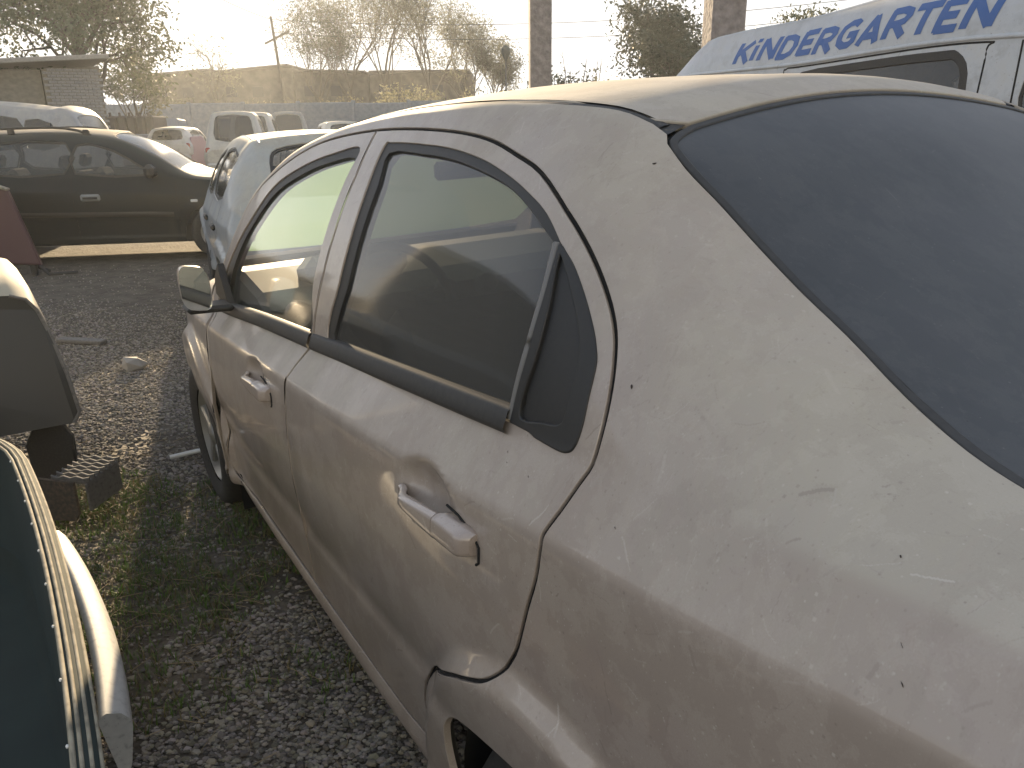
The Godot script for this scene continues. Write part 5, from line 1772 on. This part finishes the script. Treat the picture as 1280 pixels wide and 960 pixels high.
func make_posts() -> void:
	var conc := surf(mat(1, 1, 1, 0.9), noise_tex(0.02, [[0.0, lin(0.14, 0.125, 0.125)], [0.5, lin(0.21, 0.19, 0.19)], [1.0, lin(0.28, 0.255, 0.25)]], 512, FastNoiseLite.TYPE_SIMPLEX_SMOOTH, 61, 6), 0.7, true, noise_tex(0.03, [], 512, FastNoiseLite.TYPE_SIMPLEX, 62, 5), 1.0)
	var defs := [[Vector3(0.55, 0, -14.8), 0.37, "square concrete gantry post in the middle, the farther of the two posts"], [Vector3(2.44, 0, -9.75), 0.38, "square concrete gantry post behind the front of the kindergarten van, the nearer of the two"]]
	for d in defs:
		var p := thing("concrete_post", d[2], "post", d[0], deg_to_rad(4.0), "concrete posts of the gantry")
		var mb := MB.new()
		mb.box(Vector3(0, 2.6, 0), Vector3(d[1], 5.2, d[1]), 0.02)
		obj("shaft", mb, conc, p)
		var st := MB.new()
		st.box(Vector3(0, 0.2, 0), Vector3(d[1] + 0.3, 0.4, d[1] + 0.3), 0.03)
		obj("footing", st, conc, p)
	var beam := thing("gantry_beam", "horizontal brownish beam running right from the nearer concrete post above the van", "beam", Vector3(2.64, 2.86, -9.75))
	var bm := MB.new()
	bm.box(Vector3(4.0, 0.24, 0.1), Vector3(8.0, 0.42, 0.2), 0.02, Basis(Vector3.UP, 0.06))
	obj("girder", bm, surf(mat(1, 1, 1, 0.8), noise_tex(0.03, [[0.0, lin(0.10, 0.075, 0.06)], [1.0, lin(0.2, 0.155, 0.12)]]), 0.8), beam)
	var rp := MB.new()
	rp.box(Vector3(7.7, -1.35, 0.1), Vector3(0.42, 3.15, 0.42), 0.02)
	obj("far_support", rp, conc, beam)
	# utility pole
	var up := thing("utility_pole", "leaning utility pole with a short cross arm beside the sun", "utility pole", Vector3(-15.5, 0, -57.9))
	var um := MB.new()
	um.tube([Vector3(0.35, 0, 0), Vector3(-0.1, 5.0, 0), Vector3(-0.35, 8.4, 0)], [0.12, 0.10, 0.08], 10)
	obj("pole", um, mat(0.10, 0.085, 0.07, 0.9), up)
	var ca := MB.new()
	ca.box(Vector3(-0.05, 7.1, 0), Vector3(1.9, 0.13, 0.13), 0.02, Basis(Vector3.BACK, 0.42))
	obj("cross_arm", ca, mat(0.10, 0.085, 0.07, 0.9), up)
	var ins := MB.new()
	for k in [0.7]:
		ins.lathe([[0.05, 0.0], [0.08, 0.06], [0.05, 0.12], [0.07, 0.16], [0.01, 0.2]], Transform3D(Basis(Vector3.BACK, PI / 2.0), Vector3(-0.05 + k, 7.18 + k * 0.42, 0)), 10)
	obj("insulator", ins, mat(0.3, 0.28, 0.25, 0.3), up)
	# thin post with a dark rounded lamp head
	var lp := thing("lamp_post", "thin post with a dark drop-shaped lamp head rising from the bare bushes", "lamp post", Vector3(-0.15, 0, -45.6))
	var lm := MB.new()
	lm.tube([Vector3(0, 0, 0), Vector3(0.02, 4.7, 0)], 0.045, 8)
	obj("pole", lm, mat(0.08, 0.08, 0.08, 0.7), lp)
	var lh := MB.new()
	lh.lathe([[0.04, 0.0], [0.14, 0.18], [0.25, 0.42], [0.25, 0.6], [0.15, 0.76], [0.01, 0.8]], Transform3D(Basis(Vector3.BACK, PI / 2.0), Vector3(0.02, 4.6, 0)), 16)
	obj("lamp_head", lh, mat(0.05, 0.06, 0.055, 0.6), lp)
	# wires
	var defs2 := [[Vector3(-15.8, 8.2, -57.9), Vector3(30.0, 9.4, -52.0), 1.2, "upper overhead wire running right from the utility pole"], [Vector3(-15.8, 7.4, -57.9), Vector3(30.0, 8.6, -52.0), 1.3, "lower overhead wire running right from the utility pole"], [Vector3(-15.8, 8.2, -57.9), Vector3(-22.0, 13.5, -40.0), 1.0, "overhead wire rising left from the utility pole past the leafy tree"]]
	for d in defs2:
		var path := []
		for k in 25:
			var t := k / 24.0
			path.append(d[0].lerp(d[1], t) - Vector3(0, d[2] * 4.0 * t * (1.0 - t), 0))
		var wm := MB.new()
		wm.tube(path, 0.02, 5)
		tag(obj("overhead_wire", wm, mat(0.06, 0.06, 0.06, 0.7)), d[3], "wire", "overhead wires")

# ---------------------------------------------------------------- trees
func leaf_blob(mb: MB, c: Vector3, r: Vector3, n: int, size: float) -> void:
	for i in n:
		var d := Vector3(rng.randfn(), rng.randfn(), rng.randfn()).normalized() * pow(rng.randf(), 0.5)
		var p := c + d * r
		var a := Vector3(rng.randfn(), rng.randfn(), rng.randfn()).normalized()
		var b := a.cross(Vector3(rng.randfn(), rng.randfn(), rng.randfn())).normalized()
		var s := size * rng.randf_range(0.6, 1.3)
		var nn := a.cross(b)
		mb.tri(p - a * s, p + b * s * 0.45, p + a * s, nn, nn, nn)
		mb.tri(p - a * s, p + a * s, p - b * s * 0.45, nn, nn, nn)

func limb(mb: MB, from: Vector3, dir: Vector3, length: float, r: float, depth: int, tips: Array, spread := 0.55, lift := 0.25) -> void:
	var path := [from]
	var rr := [r]
	var d := dir
	var p := from
	for k in 4:
		d = (d + Vector3(rng.randfn(), rng.randfn() * 0.6, rng.randfn()) * 0.13 + Vector3.UP * 0.04).normalized()
		p += d * length / 4.0
		path.append(p)
		rr.append(r * (1.0 - 0.14 * (k + 1)))
	mb.tube(path, rr, 6 if r > 0.05 else 4, false)
	if depth == 0:
		tips.append(p)
		tips.append(path[2])
		return
	var kids := 3 if depth > 1 else 4
	for k in kids:
		var a := TAU * (k + rng.randf() * 0.6) / kids
		var side := d.cross(Vector3(cos(a), 0.3, sin(a))).normalized()
		var nd := (d * (1.0 - spread) + side * spread + Vector3.UP * lift).normalized()
		limb(mb, path[2 + (k % 3)], nd, length * rng.randf_range(0.55, 0.78), r * 0.52, depth - 1, tips, spread, lift)

func tree(called: String, label: String, at: Vector3, h: float, r: float, depth: int, leaves: int, size: float, m: Material, bark: Material, group: String, spread := 0.55, blob := 0.16, stems := 1, trunk_part := 0.38) -> void:
	var t := thing(called, label, "tree", at, 0.0, group)
	rng.seed = int(absf(at.x) * 131.0 + absf(at.z) * 17.0) + 5
	var tips := []
	for k in stems:
		var mb := MB.new()
		var off := Vector3(0.5 * k, 0, 0.12 * k)
		var path := []
		var rr := []
		for i in 5:
			path.append(off + Vector3(rng.randfn() * 0.012 * h * i / 4.0 - 0.012 * h * i / 4.0, h * trunk_part * i / 4.0, rng.randfn() * 0.01 * h))
			rr.append(r * (1.25 - 0.1 * i) if i == 0 else r * (1.0 - 0.09 * i))
		mb.tube(path, rr, 9)
		var top: Vector3 = path[4]
		for j in 4:
			var a := TAU * (j + rng.randf() * 0.5) / 4.0
			limb(mb, path[3] if j % 2 else top, (Vector3(cos(a), 0, sin(a)) * spread + Vector3.UP * 0.9).normalized(), h * 0.27, r * 0.5, depth, tips, spread)
		limb(mb, top, Vector3.UP, h * 0.3, r * 0.62, depth, tips, spread)
		obj("trunk", mb, bark, t)
	if leaves > 0:
		var cm := MB.new()
		for p in tips:
			if rng.randf() < 0.93:
				var b := h * blob * rng.randf_range(0.6, 1.25)
				leaf_blob(cm, p, Vector3(b, b * 0.7, b), int(ceil(float(leaves) / tips.size() * rng.randf_range(0.4, 1.6))), size)
		obj("crown", cm, m, t)

func bush(called: String, label: String, at: Vector3, w: float, h: float, n: int, size: float, m: Material, bark: Material, group: String, twig := true) -> void:
	var t := thing(called, label, "bush", at, 0.0, group)
	rng.seed = int(absf(at.x) * 57.0 + absf(at.z) * 29.0) + 3
	var sm := MB.new()
	var cm := MB.new()
	var stems := 14
	for k in stems:
		var a := TAU * k / stems + rng.randf()
		var base := Vector3(cos(a) * w * 0.35 * rng.randf(), 0, sin(a) * w * 0.25 * rng.randf())
		var tip := base + Vector3(cos(a) * w * 0.35 * rng.randf(), h * rng.randf_range(0.6, 1.0), sin(a) * w * 0.2)
		sm.tube([base, base.lerp(tip, 0.5) + Vector3(rng.randfn() * 0.1, 0, 0), tip], [0.04, 0.025, 0.008], 4, false)
		if twig:
			for j in 5:
				var q := base.lerp(tip, rng.randf_range(0.4, 0.95))
				sm.tube([q, q + Vector3(rng.randfn() * 0.25, rng.randf_range(0.15, 0.5), rng.randfn() * 0.2)], [0.012, 0.004], 3, false)
		leaf_blob(cm, base.lerp(tip, 0.7), Vector3(w * 0.22, h * 0.25, w * 0.2), n / stems, size)
	obj("stem", sm, bark, t)
	obj("foliage", cm, m, t)

func leaf(r: float, g: float, b: float, back := 0.6) -> StandardMaterial3D:
	var m := mat(r, g, b, 0.6)
	m.backlight_enabled = true
	m.backlight = Color(back, back, back * 0.8)
	return m

func make_trees() -> void:
	var bark := surf(mat(1, 1, 1, 0.9), noise_tex(0.05, [[0.0, lin(0.05, 0.042, 0.035)], [1.0, lin(0.11, 0.095, 0.08)]]), 1.0)
	var pale_bark := surf(mat(1, 1, 1, 0.9), noise_tex(0.05, [[0.0, lin(0.10, 0.085, 0.065)], [1.0, lin(0.2, 0.17, 0.13)]]), 1.0)
	var green := leaf(0.036, 0.058, 0.025, 0.3)
	var deep := leaf(0.025, 0.04, 0.02, 0.2)
	var olive := leaf(0.06, 0.066, 0.035, 0.3)
	var straw := leaf(0.095, 0.085, 0.052, 0.45)
	tree("leafy_tree", "large leafy green tree with two close trunks behind the brick shed", Vector3(-13.9, 0, -27.5), 8.6, 0.17, 2, 22000, 0.085, green, bark, "trees beside the shed", 0.75, 0.13, 2, 0.42)
	tree("leafy_tree", "smaller thin-leaved tree just right of the two-trunked tree", Vector3(-16.4, 0, -37.0), 5.6, 0.10, 2, 4200, 0.08, olive, bark, "trees beside the shed", 0.6, 0.10, 1, 0.3)
	tree("bare_tree", "little bare tree above the roof of the ruined building", Vector3(-20.6, 0, -59.5), 7.6, 0.12, 2, 500, 0.10, straw, pale_bark, "trees beyond the concrete fence", 0.75, 0.08, 1, 0.5)
	var defs := [[Vector3(-13.6, 0, -61.0), 11.0, "autumn tree nearest the sun, thin and hazy in the glare"], [Vector3(-11.0, 0, -59.0), 13.0, "tall feathery autumn tree, second from the sun"], [Vector3(-8.2, 0, -58.0), 14.5, "tallest feathery autumn tree beyond the fence"], [Vector3(-5.2, 0, -57.0), 13.0, "feathery autumn tree with a forked dark trunk"], [Vector3(-2.8, 0, -60.0), 10.0, "straw-coloured tree left of the lamp post"], [Vector3(-0.9, 0, -61.0), 8.0, "low straw-coloured tree right behind the lamp post"]]
	for d in defs:
		tree("autumn_tree", d[2], d[0], d[1], 0.15, 3, 9000, 0.075, straw if d[0].x > -9.0 else olive, pale_bark, "autumn trees beyond the concrete fence", 0.40, 0.10, 1, 0.28)
	tree("leafy_tree", "dense green tree between the two concrete posts", Vector3(5.6, 0, -29.5), 6.6, 0.14, 2, 14000, 0.08, deep, bark, "green trees behind the vans", 0.55, 0.12, 1, 0.25)
	tree("leafy_tree", "green tree whose top shows under the gantry beam", Vector3(10.4, 0, -30.5), 6.3, 0.14, 2, 9000, 0.08, green, bark, "green trees behind the vans", 0.55, 0.12, 1, 0.25)
	bush("tall_shrub", "dark green tall shrub hard against the right side of the farther post", Vector3(2.0, 0, -35.0), 2.6, 4.0, 1500, 0.10, deep, bark, "shrubs behind the farther post")
	bush("tall_shrub", "dry twiggy shrub right of the dark green one behind the farther post", Vector3(3.3, 0, -35.6), 2.4, 4.3, 800, 0.08, straw, pale_bark, "shrubs behind the farther post")
	bush("tall_shrub", "low green shrub at the foot of the dense green tree", Vector3(4.6, 0, -32.0), 1.8, 2.6, 700, 0.09, green, bark, "shrubs behind the farther post")
	# scrub along the fence top, beyond it
	rng.seed = 77
	var words := ["olive green scrub beside the shed end of the fence", "olive scrub behind the truck with the loaded bed", "yellowish scrub left of the ruined building", "brown scrub before the ruined building's left half", "brown scrub before the ruined building's middle", "dry scrub under the utility pole", "dry scrub under the hazy tree nearest the sun", "brown scrub under the second autumn tree", "brown scrub under the tallest autumn tree", "reddish dry scrub under the forked autumn tree", "dry scrub left of the lamp post's foot", "dry scrub right of the lamp post's foot"]
	for i in 12:
		var x := lerpf(-24.0, 0.8, i / 11.0)
		var z := -49.5 + 0.05 * x
		bush("dry_scrub", words[i], Vector3(x, 0, z - rng.randf() * 2.0), 3.4, rng.randf_range(3.0, 3.7) + (0.7 if i > 7 else 0.0), 1300, 0.10, olive if i < 3 else (straw if i % 2 else leaf(0.15, 0.11, 0.06)), pale_bark, "scrub along the concrete fence")

func _ready() -> void:
	noise.seed = 7
	noise.frequency = 0.5
	noise.fractal_octaves = 4
	make_camera()
	make_sky()
	make_materials()
	M.side_glass = glass(0.05, 0.06, 0.058, 0.30)
	M.estate_glass = glass(0.035, 0.045, 0.045, 0.5)
	M.pale_grey = mat(0.20, 0.21, 0.21, 0.5)
	M.stone = mat(0.30, 0.28, 0.25, 0.9)
	M.truck_guard = paint(0.022, 0.02, 0.018, 0.52, 0.46, 0.34, 0.1)
	M.truck_pale = surf(mat(1, 1, 1, 0.7), noise_tex(0.02, [[0.0, lin(0.36, 0.35, 0.31)], [1.0, lin(0.55, 0.53, 0.48)]]), 1.0, false)
	M.rust = surf(mat(1, 1, 1, 0.85), noise_tex(0.03, [[0.0, lin(0.03, 0.025, 0.02)], [0.5, lin(0.075, 0.055, 0.04)], [1.0, lin(0.17, 0.12, 0.075)]], 512, FastNoiseLite.TYPE_SIMPLEX_SMOOTH, 19, 6), 3.0, false)
	M.green = surf(mat(1, 1, 1, 0.85), noise_tex(0.01, [[0.0, lin(0.006, 0.014, 0.013)], [1.0, lin(0.014, 0.026, 0.023)]], 512, FastNoiseLite.TYPE_SIMPLEX_SMOOTH, 23, 6), 1.0, false)
	M.scratched = surf(mat(1, 1, 1, 0.6), noise_tex(0.02, [[0.0, lin(0.30, 0.29, 0.28)], [0.35, lin(0.50, 0.49, 0.47)], [1.0, lin(0.58, 0.57, 0.54)]], 512, FastNoiseLite.TYPE_SIMPLEX_SMOOTH, 29, 6), 4.0, false)
	M.scratched.detail_enabled = true
	M.scratched.detail_uv_layer = BaseMaterial3D.DETAIL_UV_2
	M.scratched.detail_albedo = speck_tex(512, 1600, lin(0.05, 0.05, 0.05), lin(0.6, 0.6, 0.58), 13)
	M.scratched.detail_blend_mode = BaseMaterial3D.BLEND_MODE_MIX
	M.scratched.uv2_triplanar = true
	M.scratched.uv2_scale = Vector3.ONE * 2.5
	var t0 := Time.get_ticks_msec()
	make_ground()
	print("ground ", Time.get_ticks_msec() - t0)
	make_fence()
	make_shed()
	make_building()
	make_posts()
	make_trees()
	print("trees ", Time.get_ticks_msec() - t0)
	make_sedan()
	print("sedan ", Time.get_ticks_msec() - t0)
	make_kindergarten_van()
	make_estate()
	make_blue_hatch()
	make_far_cars()
	make_left_things()
	print("all ", Time.get_ticks_msec() - t0)
